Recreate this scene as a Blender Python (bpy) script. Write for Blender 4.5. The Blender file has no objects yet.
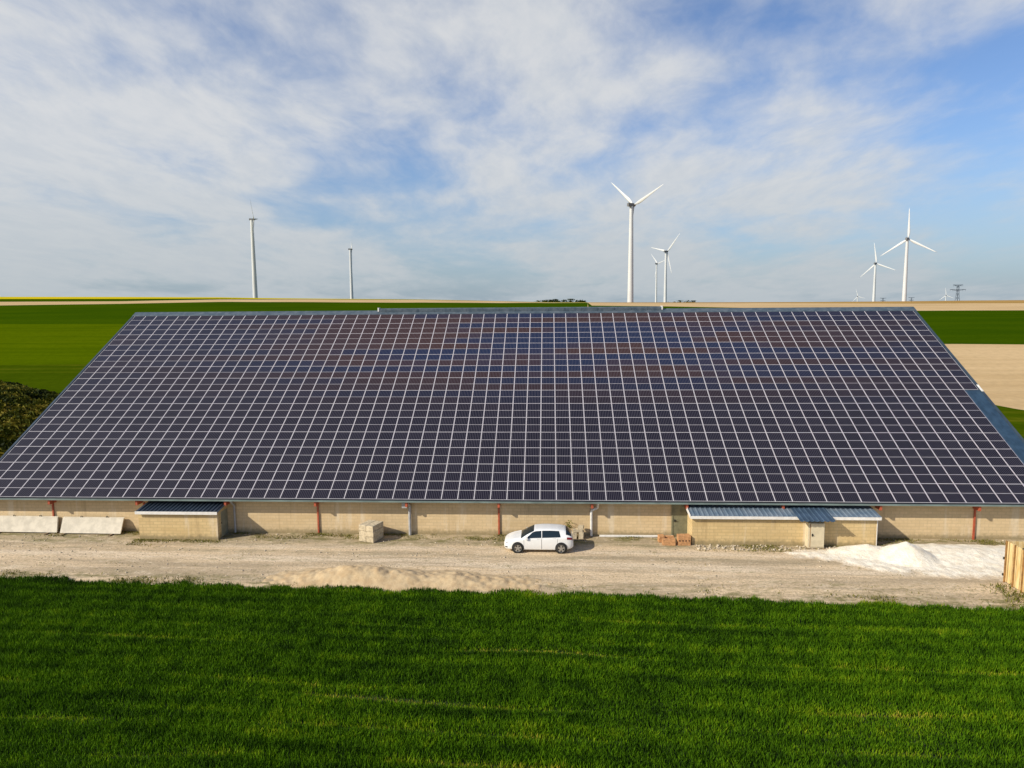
import bpy, math, random
import numpy as np
from mathutils import Vector
R = math.radians
random.seed(7); rng = np.random.default_rng(7)
scene = bpy.context.scene
COL = scene.collection

# ------------------------------------------------------------ camera, sky, sun, exposure
CX, H, YAW, PIT, ROL, F = .591, 14.95, -.052, .1109, -.0077, 711.
def basis():
    c, s = math.cos(YAW), math.sin(YAW)
    r = np.array([c, -s, 0]); fw = np.array([s, c, 0]); up = np.array([0, 0, 1.])
    cp, sp = math.cos(PIT), math.sin(PIT)
    d = fw*cp-up*sp; u = fw*sp+up*cp
    return r, u, d
_r, _u, _d = basis()
CAM = np.array([CX, 0, H])
def proj(p):
    q = np.asarray(p, float)-CAM; a, b, c = q@_r, q@_u, q@_d
    u = F*a/c; v = -F*b/c; cr, sr = math.cos(ROL), math.sin(ROL)
    return 512+u*cr-v*sr, 384+u*sr+v*cr
def ray(u, v):
    u -= 512; v -= 384; cr, sr = math.cos(ROL), math.sin(ROL)
    u, v = u*cr+v*sr, -u*sr+v*cr
    return _d+_r*u/F-_u*v/F
def at_depth(u, v, D): return CAM+ray(u, v)*D

cam = bpy.data.cameras.new('camera'); camo = bpy.data.objects.new('camera', cam); COL.objects.link(camo)
cr, sr = math.cos(ROL), math.sin(ROL)
xr = _r*cr+_u*sr
yu = -_r*sr+_u*cr
from mathutils import Matrix
M = Matrix(((xr[0], yu[0], -_d[0], CAM[0]), (xr[1], yu[1], -_d[1], CAM[1]), (xr[2], yu[2], -_d[2], CAM[2]), (0, 0, 0, 1)))
camo.matrix_world = M
cam.sensor_fit = 'HORIZONTAL'; cam.sensor_width = 36; cam.lens = F/1024*36
cam.clip_start = .5; cam.clip_end = 30000
scene.camera = camo

SUN_EL, SUN_AZ = R(33), R(240)          # azimuth clockwise from +Y
world = bpy.data.worlds.new('World'); scene.world = world; world.use_nodes = True
wt = world.node_tree; wt.nodes.clear()
def N(nt, typ, **kw):
    n = nt.nodes.new(typ)
    for k, v in kw.items(): setattr(n, k, v)
    return n
def setin(nt, node, idx, val):
    s = node.inputs[idx]
    if isinstance(val, bpy.types.NodeSocket): nt.links.new(val, s)
    elif val is not None: s.default_value = val
def MATH(nt, op, a, b=None, c=None, clamp=False):
    n = N(nt, 'ShaderNodeMath', operation=op, use_clamp=clamp)
    setin(nt, n, 0, a); setin(nt, n, 1, b); setin(nt, n, 2, c)
    return n.outputs[0]
def NOISE(nt, vec, scale, detail=4, rough=.55, dist=0.):
    n = N(nt, 'ShaderNodeTexNoise'); setin(nt, n, 'Vector', vec)
    n.inputs['Scale'].default_value = scale; n.inputs['Detail'].default_value = detail
    n.inputs['Roughness'].default_value = rough; n.inputs['Distortion'].default_value = dist
    return n.outputs['Fac']
def MIX(nt, fac, a, b, blend='MIX'):
    n = N(nt, 'ShaderNodeMix', data_type='RGBA', blend_type=blend)
    setin(nt, n, 0, fac); setin(nt, n, 6, a); setin(nt, n, 7, b)
    return n.outputs[2]
def RANGE(nt, v, a, b, lo=0., hi=1.):
    n = N(nt, 'ShaderNodeMapRange', interpolation_type='SMOOTHSTEP'); setin(nt, n, 0, v)
    for i, x in ((1, a), (2, b), (3, lo), (4, hi)): n.inputs[i].default_value = x
    return n.outputs[0]
def SCALE(nt, vec, s, off=(0, 0, 0), rot=(0, 0, 0)):
    n = N(nt, 'ShaderNodeMapping'); setin(nt, n, 0, vec)
    n.inputs['Location'].default_value = off; n.inputs['Rotation'].default_value = rot; n.inputs['Scale'].default_value = s
    return n.outputs[0]
def rgb(r, g, b): return (r, g, b, 1)

sky = N(wt, 'ShaderNodeTexSky', sky_type='NISHITA', sun_disc=False)
sky.sun_elevation = SUN_EL; sky.sun_rotation = SUN_AZ; sky.altitude = 100
sky.air_density = 1.0; sky.dust_density = 1.2; sky.ozone_density = 2.0
tc = N(wt, 'ShaderNodeTexCoord'); sx = N(wt, 'ShaderNodeSeparateXYZ'); wt.links.new(tc.outputs['Generated'], sx.inputs[0])
zc_ = MATH(wt, 'MAXIMUM', sx.outputs[2], 0.0)
den = MATH(wt, 'ADD', zc_, .16)
cv = N(wt, 'ShaderNodeCombineXYZ')
wt.links.new(MATH(wt, 'DIVIDE', sx.outputs[0], den), cv.inputs[0]); wt.links.new(MATH(wt, 'DIVIDE', sx.outputs[1], den), cv.inputs[1])
cvec = cv.outputs[0]
warp = N(wt, 'ShaderNodeTexNoise'); wt.links.new(SCALE(wt, cvec, (.9, .9, 1), (7.3, 2.1, 0)), warp.inputs['Vector']); warp.inputs['Scale'].default_value = 1.1; warp.inputs['Detail'].default_value = 3
wv = N(wt, 'ShaderNodeVectorMath', operation='SCALE'); wt.links.new(warp.outputs['Color'], wv.inputs[0]); wv.inputs['Scale'].default_value = .38
wa = N(wt, 'ShaderNodeVectorMath', operation='ADD'); wt.links.new(cvec, wa.inputs[0]); wt.links.new(wv.outputs[0], wa.inputs[1])
wvec = wa.outputs[0]
big = NOISE(wt, SCALE(wt, wvec, (1.0, .8, 1), (2.4, 4.6, 0)), .85, 3, .5)
mid = NOISE(wt, SCALE(wt, wvec, (1.0, .75, 1), (1.7, 5.2, 0), (0, 0, R(35))), 1.9, 5, .52)
fine = NOISE(wt, SCALE(wt, wvec, (1.5, .7, 1), (4.7, .2, 0), (0, 0, R(40))), 7.0, 6, .62)
# the cover thins out towards the right and overhead
bias = MATH(wt, 'ADD', MATH(wt, 'MULTIPLY', sx.outputs[0], -.06), MATH(wt, 'MULTIPLY', zc_, -.17))
s_ = MATH(wt, 'ADD', MATH(wt, 'MULTIPLY', big, .62), MATH(wt, 'MULTIPLY', mid, .52))
s_ = MATH(wt, 'ADD', s_, MATH(wt, 'MULTIPLY', fine, .13))
s_ = MATH(wt, 'ADD', s_, bias)
cov = RANGE(wt, s_, .445, .705)
cov = MATH(wt, 'MULTIPLY', cov, .93)
cloudc = MIX(wt, RANGE(wt, fine, .3, .7), rgb(5.5, 5.75, 6.05), rgb(6.15, 6.25, 6.35))
hz = RANGE(wt, zc_, -.05, .24, 1., 0.)
skyc = MIX(wt, MATH(wt, 'MULTIPLY', hz, .75), MIX(wt, 1., sky.outputs[0], rgb(.88, 1.0, 1.22), 'MULTIPLY'), rgb(3.0, 3.9, 4.75))
cloudc = MIX(wt, MATH(wt, 'MULTIPLY', hz, .85), cloudc, rgb(3.9, 4.4, 4.75))
skyf = MIX(wt, cov, skyc, cloudc)
bg = N(wt, 'ShaderNodeBackground'); wt.links.new(skyf, bg.inputs[0]); bg.inputs[1].default_value = .1
wo = N(wt, 'ShaderNodeOutputWorld'); wt.links.new(bg.outputs[0], wo.inputs[0])

sl = bpy.data.lights.new('sun', 'SUN'); sl.energy = 4.7; sl.angle = R(.53); sl.color = (1, .92, .77)
so = bpy.data.objects.new('sun', sl); COL.objects.link(so); so.location = (-60, -40, 80)
sd = Vector((math.sin(SUN_AZ)*math.cos(SUN_EL), math.cos(SUN_AZ)*math.cos(SUN_EL), math.sin(SUN_EL)))
so.rotation_euler = sd.to_track_quat('Z', 'Y').to_euler()
vs = scene.view_settings; vs.view_transform = 'Standard'; vs.look = 'None'; vs.gamma = 1; vs.exposure = 0.2; vs.use_curve_mapping = False

# ------------------------------------------------------------ materials
def principled(name, rough=.8):
    m = bpy.data.materials.new(name); m.use_nodes = True; nt = m.node_tree
    b = nt.nodes['Principled BSDF']; b.inputs['Roughness'].default_value = rough
    return m, nt, b
def pos(nt): return N(nt, 'ShaderNodeNewGeometry').outputs['Position']
def bump(nt, b, h, strength, dist):
    n = N(nt, 'ShaderNodeBump'); n.inputs['Strength'].default_value = strength; n.inputs['Distance'].default_value = dist
    nt.links.new(h, n.inputs['Height']); nt.links.new(n.outputs[0], b.inputs['Normal'])
def simple(name, c, rough=.7, var=.15, scale=3., metal=0., c2=None, bmp=0., coat=0., stretch=(1, 1, 1), spec=.5):
    m, nt, b = principled(name, rough)
    p = SCALE(nt, pos(nt), stretch)
    n = NOISE(nt, p, scale, 5, .6)
    c2 = c2 or tuple(x*(1-var*1.6) for x in c)
    b.inputs['Metallic'].default_value = metal; b.inputs['Coat Weight'].default_value = coat; b.inputs['Specular IOR Level'].default_value = spec
    setin(nt, b, 'Base Color', MIX(nt, RANGE(nt, n, .35, .68), rgb(*c), rgb(*c2)))
    if bmp: bump(nt, b, n, bmp, .05)
    return m

def wall_material(name, c1, c2, mortar, stain=.5):
    m, nt, b = principled(name, .9)
    g = N(nt, 'ShaderNodeSeparateXYZ'); nt.links.new(pos(nt), g.inputs[0])
    cx = N(nt, 'ShaderNodeCombineXYZ'); nt.links.new(MATH(nt, 'ADD', g.outputs[0], g.outputs[1]), cx.inputs[0]); nt.links.new(g.outputs[2], cx.inputs[1])
    br = N(nt, 'ShaderNodeTexBrick'); nt.links.new(cx.outputs[0], br.inputs[0])
    br.inputs['Color1'].default_value = rgb(*c1); br.inputs['Color2'].default_value = rgb(*c2); br.inputs['Mortar'].default_value = rgb(*mortar)
    br.inputs['Scale'].default_value = 1; br.inputs['Mortar Size'].default_value = .018; br.inputs['Brick Width'].default_value = .5; br.inputs['Row Height'].default_value = .2
    n1 = NOISE(nt, SCALE(nt, pos(nt), (.35, .35, 1.6)), 1.3, 5, .6)
    n2 = NOISE(nt, SCALE(nt, pos(nt), (1.1, 1.1, .12)), 1.2, 4, .6)
    c = MIX(nt, MATH(nt, 'MULTIPLY', RANGE(nt, n1, .42, .7), .4*stain), br.outputs[0], rgb(c1[0]*.78, c1[1]*.74, c1[2]*.64))
    c = MIX(nt, MATH(nt, 'MULTIPLY', RANGE(nt, n2, .54, .70), .55*stain), c, rgb(.70, .61, .47))
    n4 = NOISE(nt, SCALE(nt, pos(nt), (2.6, 2.6, .16), (3, 0, 1)), 1.1, 5, .65)
    c = MIX(nt, MATH(nt, 'MULTIPLY', RANGE(nt, n4, .55, .74), .5*stain), c, rgb(c1[0]*.55, c1[1]*.52, c1[2]*.5))
    n3 = NOISE(nt, pos(nt), 5., 4, .6)
    c = MIX(nt, MATH(nt, 'MULTIPLY', RANGE(nt, n3, .4, .7), .22), c, rgb(c1[0]*.7, c1[1]*.68, c1[2]*.6))
    low = MATH(nt, 'ADD', g.outputs[2], MATH(nt, 'MULTIPLY', n3, -.5))
    c = MIX(nt, RANGE(nt, low, -.2, .2, .75, 0.), c, rgb(.2, .16, .08))   # splashed dirt at the foot
    setin(nt, b, 'Base Color', c)
    bump(nt, b, br.outputs['Fac'], -.3, .02)
    return m
M_WALL = wall_material('pale_blockwork', (.66, .50, .295), (.60, .455, .265), (.53, .405, .245), 1.)
M_WALL2 = wall_material('shed_blockwork', (.65, .485, .245), (.57, .42, .21), (.47, .355, .18), 1.2)
M_SHEET = simple('blue_grey_roof_sheet', (.045, .068, .095), .55, .25, 1.4, 0., (.03, .045, .07), spec=.3)
M_SHEETR = simple('bare_blue_roof_sheet', (.035, .070, .118), .5, .25, 2., 0., (.022, .046, .08), spec=.3)
M_RIDGE = simple('ridge_metal', (.055, .080, .105), .55, .3, 2.2, 0., (.10, .125, .15), spec=.3)
M_GUTTER = simple('gutter_metal', (.20, .255, .235), .45, .2, 1.)
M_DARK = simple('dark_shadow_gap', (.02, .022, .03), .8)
M_FRAME = simple('panel_frame', (.56, .53, .56), .6, .1, 6.)
M_FRAMED = simple('panel_midline', (.42, .40, .42), .5, .1, 6.)
M_RED = simple('red_oxide_steel', (.46, .10, .045), .6, .35, 5., 0., (.33, .07, .03))
M_PIPE = simple('grey_downpipe', (.42, .42, .42), .5, .15, 4.)
M_PIPEW = simple('white_downpipe', (.72, .71, .68), .45, .12, 4.)
M_DOOR = simple('olive_door', (.21, .20, .12), .6, .2, 3.)
M_GREYD = simple('grey_green_door', (.30, .30, .22), .6, .15, 3.)
M_WHITE = simple('white_trim', (.78, .76, .72), .5, .1, 4.)
M_CREAM = simple('cream_cabinet', (.60, .52, .36), .5, .08, 3.)
M_CREAMD = simple('cabinet_seam', (.30, .17, .07), .6)
M_BLACK = simple('black_plastic', (.015, .015, .016), .45)
M_ROOF_L = simple('ribbed_roof_dark', (.045, .062, .085), .4, .25, 2., .2)
M_ROOF_R = simple('ribbed_roof_blue', (.12, .17, .225), .45, .3, 1.6, .2, (.19, .235, .28))
M_CANOPY = simple('ribbed_canopy_blue', (.065, .108, .165), .45, .2, 2., .2)
M_CONC = simple('pale_concrete', (.66, .60, .49), .85, .12, 2.5, bmp=.2)
M_CONCD = simple('concrete_edge', (.30, .25, .14), .9, .2, 4.)
M_BLOCK = simple('concrete_block', (.60, .50, .34), .9, .22, 6., bmp=.4)
M_TIMBER = simple('old_timber', (.30, .22, .13), .85, .35, 6., stretch=(1, 1, 4))
M_WOOD = simple('pale_boards', (.76, .58, .30), .75, .3, 2.2, c2=(.56, .36, .13), stretch=(4, 6, .5))
M_WOODD = simple('weathered_posts', (.36, .19, .06), .8, .3, 4.)
M_CRATEIN = simple('green_crate_cover', (.035, .06, .02), .9, .4, 4.)
M_TERRA = simple('terracotta', (.56, .29, .125), .85, .25, 8., bmp=.2)
M_TERRAD = simple('terracotta_hole', (.11, .05, .025), .9)
M_SAND = simple('sandy_soil', (.53, .40, .235), .95, .2, 2.2, c2=(.44, .31, .17), bmp=.9)
M_CHALK = simple('white_chalk', (.80, .73, .60), .95, .1, 3., c2=(.70, .60, .46), bmp=.9)
def chalk_material():
    m, nt, b = principled('white_chalk', .95); b.inputs['Specular IOR Level'].default_value = .1
    p = pos(nt); g = N(nt, 'ShaderNodeSeparateXYZ'); nt.links.new(p, g.inputs[0])
    n1 = NOISE(nt, p, 1.6, 6, .65); n2 = NOISE(nt, p, 9., 5, .7)
    c = MIX(nt, RANGE(nt, n1, .35, .68), rgb(.84, .78, .66), rgb(.74, .65, .51))
    c = MIX(nt, MATH(nt, 'MULTIPLY', RANGE(nt, n2, .52, .78), .35), c, rgb(.55, .47, .35))
    e = MATH(nt, 'ADD', g.outputs[2], MATH(nt, 'MULTIPLY', MATH(nt, 'SUBTRACT', n2, .5), .16))
    c = MIX(nt, RANGE(nt, e, .0, .07, .85, 0.), c, rgb(.52, .41, .28))
    setin(nt, b, 'Base Color', c); bump(nt, b, MATH(nt, 'ADD', n1, MATH(nt, 'MULTIPLY', n2, .5)), .9, .10)
    return m
M_CHALK = chalk_material()
M_STONE = simple('pale_stone', (.58, .49, .36), .9, .35, 2.5)
M_TURB = simple('turbine_white', (.60, .61, .62), .45, .05, .05)
M_NAC = simple('nacelle_shaded_grey', (.16, .16, .165), .5, .1, .2)  # grey darkened to hold the shade on the turned-away nacelles
M_PYLON = simple('pylon_steel', (.09, .12, .16), .6)
M_PAINT = simple('white_car_paint', (.80, .80, .79), .25, .03, 2., coat=.6)
M_RUBBER = simple('tyre_rubber', (.02, .02, .02), .85)
M_RIM = simple('alloy_rim', (.50, .49, .47), .3, .1, 6., .7)
M_LAMP = simple('lamp_glass', (.33, .35, .38), .12, .1, 8., .2)
M_TAIL = simple('tail_red', (.22, .012, .02), .2)
def glass(name, c):
    m, nt, b = principled(name, .06); b.inputs['Base Color'].default_value = rgb(*c); b.inputs['Specular IOR Level'].default_value = .6; return m
M_GLASS = glass('car_glass', (.012, .022, .028))

def panel_material():
    m, nt, b = principled('solar_cells', .25)
    g = N(nt, 'ShaderNodeSeparateXYZ'); tcn = N(nt, 'ShaderNodeTexCoord'); nt.links.new(tcn.outputs['Object'], g.inputs[0])
    w = N(nt, 'ShaderNodeSeparateXYZ'); nt.links.new(pos(nt), w.inputs[0])
    fx = MATH(nt, 'FRACT', MATH(nt, 'MULTIPLY', MATH(nt, 'ADD', MATH(nt, 'DIVIDE', g.outputs[0], 1.06), .5), 9.))
    d = MATH(nt, 'ABSOLUTE', MATH(nt, 'SUBTRACT', fx, .5))
    line = RANGE(nt, d, .26, .46)
    row = MATH(nt, 'FLOOR', MATH(nt, 'DIVIDE', MATH(nt, 'SUBTRACT', w.outputs[2], 2.49), .849*math.sin(.5143)))
    colx = MATH(nt, 'FLOOR', MATH(nt, 'DIVIDE', w.outputs[0], 1.06))
    cv = N(nt, 'ShaderNodeCombineXYZ'); nt.links.new(colx, cv.inputs[0]); nt.links.new(row, cv.inputs[1])
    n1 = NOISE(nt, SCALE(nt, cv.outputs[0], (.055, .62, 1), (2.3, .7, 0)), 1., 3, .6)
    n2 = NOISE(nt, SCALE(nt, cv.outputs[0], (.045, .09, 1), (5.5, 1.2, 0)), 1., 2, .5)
    wn = N(nt, 'ShaderNodeTexWhiteNoise', noise_dimensions='2D'); nt.links.new(cv.outputs[0], wn.inputs[0])
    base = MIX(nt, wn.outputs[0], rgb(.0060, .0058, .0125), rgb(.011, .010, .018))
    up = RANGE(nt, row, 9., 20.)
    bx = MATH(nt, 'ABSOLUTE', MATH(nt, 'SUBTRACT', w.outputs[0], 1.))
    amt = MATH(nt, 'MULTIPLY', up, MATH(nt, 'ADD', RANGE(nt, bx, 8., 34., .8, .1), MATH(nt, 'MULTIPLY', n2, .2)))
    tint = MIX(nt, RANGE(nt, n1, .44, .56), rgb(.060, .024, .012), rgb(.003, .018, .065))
    c = MIX(nt, MATH(nt, 'MULTIPLY', amt, .72), base, tint)  # blue and brown moire shimmer painted into the cell colour of the upper rows
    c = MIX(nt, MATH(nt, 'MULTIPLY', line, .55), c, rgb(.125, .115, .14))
    setin(nt, b, 'Base Color', c); b.inputs['Specular IOR Level'].default_value = .15
    return m
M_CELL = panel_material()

# ------------------------------------------------------------ object helpers
WORLD = {}
class MB:
    def __init__(s): s.v = []; s.f = []; s.m = []
    def add(s, vs, fs, m=0):
        o = len(s.v); s.v += [tuple(map(float, p)) for p in vs]
        for f in fs: s.f.append(tuple(o+i for i in f)); s.m.append(m)
        return s
    def box(s, x0, x1, y0, y1, z0, z1, m=0):
        return s.add([(x0,y0,z0),(x1,y0,z0),(x1,y1,z0),(x0,y1,z0),(x0,y0,z1),(x1,y0,z1),(x1,y1,z1),(x0,y1,z1)],
                     [(0,3,2,1),(4,5,6,7),(0,1,5,4),(1,2,6,5),(2,3,7,6),(3,0,4,7)], m)
    def hexa(s, p, m=0):   # 4 bottom then 4 top corners
        return s.add(p, [(0,3,2,1),(4,5,6,7),(0,1,5,4),(1,2,6,5),(2,3,7,6),(3,0,4,7)], m)
    def prism(s, pts, axis, a, b, m=0):   # 2-D outline extruded along axis
        n = len(pts)
        mk = {'x': lambda p, t: (t, p[0], p[1]), 'y': lambda p, t: (p[0], t, p[1]), 'z': lambda p, t: (p[0], p[1], t)}[axis]
        return s.add([mk(p, a) for p in pts]+[mk(p, b) for p in pts],
                     [tuple(range(n)), tuple(range(2*n-1, n-1, -1))]+[(i, n+i, n+(i+1) % n, (i+1) % n) for i in range(n)], m)
    def tube(s, p, q, r0, r1=None, n=12, m=0, caps=True):
        p = Vector(p); q = Vector(q); r1 = r0 if r1 is None else r1
        d = (q-p).normalized(); a = d.orthogonal().normalized(); b = d.cross(a)
        vs = []
        for c, r in ((p, r0), (q, r1)):
            for i in range(n):
                t = 2*math.pi*i/n; vs.append(c+(a*math.cos(t)+b*math.sin(t))*r)
        fs = [(i, (i+1) % n, n+(i+1) % n, n+i) for i in range(n)]
        if caps: fs += [tuple(range(n-1, -1, -1)), tuple(range(n, 2*n))]
        return s.add(vs, fs, m)
    def path(s, pts, r, n=10, m=0):
        for a, b in zip(pts[:-1], pts[1:]): s.tube(a, b, r, r, n, m)
        return s
    def build(s, name, mats, parent=None, origin=None, smooth=False):
        if not isinstance(mats, (list, tuple)): mats = [mats]
        a = np.array(s.v)
        if origin is None:
            lo, hi = a.min(0), a.max(0); origin = ((lo[0]+hi[0])/2, (lo[1]+hi[1])/2, lo[2])
        a = a-np.array(origin)
        me = bpy.data.meshes.new(name); me.from_pydata(a.tolist(), [], s.f); me.update()
        for mm in mats: me.materials.append(mm)
        if len(mats) > 1: me.polygons.foreach_set('material_index', s.m)
        if smooth: me.polygons.foreach_set('use_smooth', [True]*len(me.polygons))
        o = bpy.data.objects.new(name, me); COL.objects.link(o); put(o, origin, parent)
        return o
def put(o, loc, parent=None):
    WORLD[o.name] = np.array(loc, float)
    if parent: o.parent = parent; o.location = Vector(WORLD[o.name]-WORLD[parent.name])
    else: o.location = Vector(loc)
def tag(o, label, cat, group=None, kind=None):
    o['label'] = label; o['category'] = cat
    if group: o['group'] = group
    if kind: o['kind'] = kind
    return o
def thing(name, loc, label, cat, group=None):
    o = bpy.data.objects.new(name, None); COL.objects.link(o); o.empty_display_size = .3; put(o, loc)
    return tag(o, label, cat, group)
def np_mesh(name, verts, faces, mats, attrs=None, loc=(0, 0, 0), parent=None, smooth=False):
    """faces: (n,k) array of equal-size polygons"""
    me = bpy.data.meshes.new(name); n, k = faces.shape
    me.vertices.add(len(verts)); me.vertices.foreach_set('co', np.asarray(verts, np.float32).ravel())
    me.loops.add(n*k); me.loops.foreach_set('vertex_index', faces.ravel().astype(np.int32))
    me.polygons.add(n); me.polygons.foreach_set('loop_start', np.arange(0, n*k, k, dtype=np.int32))
    me.update(calc_edges=True); me.validate()
    for mm in (mats if isinstance(mats, list) else [mats]): me.materials.append(mm)
    for an, av in (attrs or {}).items():
        at = me.attributes.new(an, 'FLOAT', 'POINT'); at.data.foreach_set('value', np.asarray(av, np.float32))
    if smooth: me.polygons.foreach_set('use_smooth', np.ones(n, bool))
    o = bpy.data.objects.new(name, me); COL.objects.link(o); put(o, loc, parent)
    return o

# ------------------------------------------------------------ ground: one sheet to the horizon
ucr = [-200, 0, 120, 220, 260, 340, 420, 480, 550, 620, 700, 800, 900, 960, 1024, 1250]
vcr = [296.5, 296.8, 296.9, 297.3, 298.0, 298.8, 299.4, 300.6, 302.2, 302.4, 302.3, 302, 301.3, 300.6, 300.1, 299]
tcr = []; zcr = []
for u, v in zip(ucr, vcr):
    k = ray(u, v); tcr.append(k[0]/k[1]); zcr.append(H+620*k[2]/k[1])
def crest(t): return np.interp(t, tcr, zcr)
def ground_z(x, y):
    x = np.asarray(x, float); y = np.asarray(y, float)
    t = (x-CX)/np.maximum(y, 1.); zc = crest(t)
    s = np.clip((y-130)/490., 0, 1); s = s*(.86+.14*s)
    z = zc*s
    return np.where(y > 620, zc-np.clip(y-620, 0, 380)*.047, z)
def y_of_v(t, v):
    ys = np.concatenate([np.arange(40, 130, 1.), np.arange(130, 621, 2.)])
    P = np.stack([CX+t*ys, ys, ground_z(CX+t*ys, ys)], 1)
    vv = np.array([proj(p)[1] for p in P])
    vv = np.minimum.accumulate(vv)
    return float(np.interp(-v, -vv, ys))
# field boundaries as seen from the camera position, turned into ground distances per bearing
L_u = [-100, 0, 120, 230, 300, 400, 500, 535, 587.9]
L_c = {1: [299.0, 299.0, 298.9, 298.5, 299.0, 299.5, 300.9, 302.0, 302.45],
       2: [301.9, 301.8, 301.3, 299.4, 299.3, 299.9, 301.2, 302.2, 302.6],
       3: [305.8, 305.4, 303.8, 301.8, 302.0, 302.6, 303.0, 302.8, 302.75],
       4: [325, 324, 324, 324, 323, 322, 320, 320, 320],
       5: [366, 365, 364, 363, 362, 362, 362, 362, 362],
       6: [396, 394, 393, 392, 390, 390, 390, 390]}
R_u = [588.1, 660, 780, 900, 960, 1024, 1200]
R_c = {1: [302.7, 303.0, 303.2, 303.6, 303.4, 303.2, 303],
       2: [305.5, 306.2, 308.6, 310.8, 310.5, 310.3, 310],
       3: [330, 335, 340, 344, 344, 344.5, 346],
       4: [360, 370, 385, 395, 398, 409, 440],
       5: [390, 400, 410, 425, 430, 434, 470],
       6: [400, 410, 420, 435, 440, 450, 490]}
def tu(u): k = ray(u, 304); return k[0]/k[1]
cur = {}
for i in range(1, 7):
    ts, ys_ = [], []
    for us, cs in ((L_u, L_c[i]), (R_u, R_c[i])):
        for u, v in zip(us, cs): ts.append(tu(u)); ys_.append(y_of_v(tu(u), v))
    cur[i] = (ts, ys_)
T = np.unique(np.concatenate([np.linspace(-3, -1, 20), np.linspace(-1, .9, 320), np.linspace(.9, 3, 20)]))
rows = [np.full_like(T, 50.)]; bandid = []
def addband(ya, yb, n, bid, ease=1.):
    for j in range(1, n+1): rows.append(ya+(yb-ya)*(j/n)**ease); bandid.append(bid)
cs = [np.full_like(T, 50.)]+[np.interp(T, *cur[i]) for i in (6, 5, 4, 3, 2, 1)]+[np.full_like(T, 620.), np.full_like(T, 1000.), np.full_like(T, 14000.)]
for i in range(1, len(cs)): cs[i] = np.maximum(cs[i], cs[i-1]+.4)
cs[7] = np.maximum(cs[7], 620)
for i, n in zip(range(len(cs)-1), (8, 8, 12, 16, 6, 6, 5, 6, 4)): addband(cs[i], cs[i+1], n, i)
rows = np.array(rows)
gx = CX+T[None, :]*rows; gz = ground_z(gx, rows)
nr, nc = rows.shape
gv = np.stack([gx, rows, gz], -1).reshape(-1, 3)
ii, jj = np.meshgrid(np.arange(nr-1), np.arange(nc-1), indexing='ij')
gf = np.stack([ii*nc+jj, ii*nc+jj+1, (ii+1)*nc+jj+1, (ii+1)*nc+jj], -1).reshape(-1, 4)
tm = (T[:-1]+T[1:])/2
bm_ = np.repeat(np.array(bandid), nc-1); rt = np.tile(tm > tu(588), nr-1)
# slots: 0 yard 1 crop soil 2 mid green 3 light green 4 dark green 5 bare field 6 rapeseed 7 brown field
# bands from the camera outwards: 0:(50-c6) 1:(c6-c5) 2:(c5-c4) 3:(c4-c3) 4:(c3-c2) 5:(c2-c1) 6:(c1-crest)
left_m = [2, 2, 3, 4, 5, 4, 6, 6, 4]
# right: band order below is c6..c1, so the tan field is c4-c3, the green one c3-c2
right_m = [2, 2, 2, 5, 4, 5, 7, 7, 4]
mi = np.where(rt, np.array(right_m)[bm_], np.array(left_m)[bm_])
# near sheet, y -90..50
EDGE_X = [-200, -30.4, -15.6, -2, 8.4, 18.2, 24, 200]; EDGE_Y = [42.2, 36.75, 35.75, 35.5, 35.1, 34.55, 34.15, 27.3]
def edge(x): return np.interp(x, EDGE_X, EDGE_Y)
xs = CX+T*50
nrow = [np.full_like(xs, -90.), np.full_like(xs, 0.), edge(xs), (edge(xs)+50)/2, np.full_like(xs, 50.)]
nrow = np.array(nrow); nn = nrow.shape[0]
nv = np.stack([np.repeat(xs[None], nn, 0), nrow, np.zeros_like(nrow)], -1).reshape(-1, 3)
ii, jj = np.meshgrid(np.arange(nn-1), np.arange(nc-1), indexing='ij')
nf = np.stack([ii*nc+jj, ii*nc+jj+1, (ii+1)*nc+jj+1, (ii+1)*nc+jj], -1).reshape(-1, 4)
nmi = np.repeat(np.array([1, 1, 0, 0]), nc-1)
allv = np.concatenate([nv, gv]); allf = np.concatenate([nf, gf+len(nv)]); allm = np.concatenate([nmi, mi])

def field(name, c, c2, sc=.05, streak=(.02, .35, 1), rough=.95, c3=None, bmp=0):
    m, nt, b = principled(name, rough); b.inputs['Specular IOR Level'].default_value = 0.
    p = pos(nt)
    n1 = NOISE(nt, SCALE(nt, p, streak), 1., 4, .6)
    n2 = NOISE(nt, p, sc, 4, .55)
    n3 = NOISE(nt, SCALE(nt, p, (1, .6, 1)), .9, 5, .7)
    f = MATH(nt, 'ADD', MATH(nt, 'MULTIPLY', n1, .6), MATH(nt, 'MULTIPLY', n2, .4))
    cc = MIX(nt, RANGE(nt, f, .38, .62), rgb(*c), rgb(*c2))
    if c3: cc = MIX(nt, RANGE(nt, f, .54, .66), cc, rgb(*c3))
    cc = MIX(nt, MATH(nt, 'MULTIPLY', RANGE(nt, n3, .35, .7), .35), cc, rgb(c[0]*.55, c[1]*.55, c[2]*.55))
    setin(nt, b, 'Base Color', cc)
    return m
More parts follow.
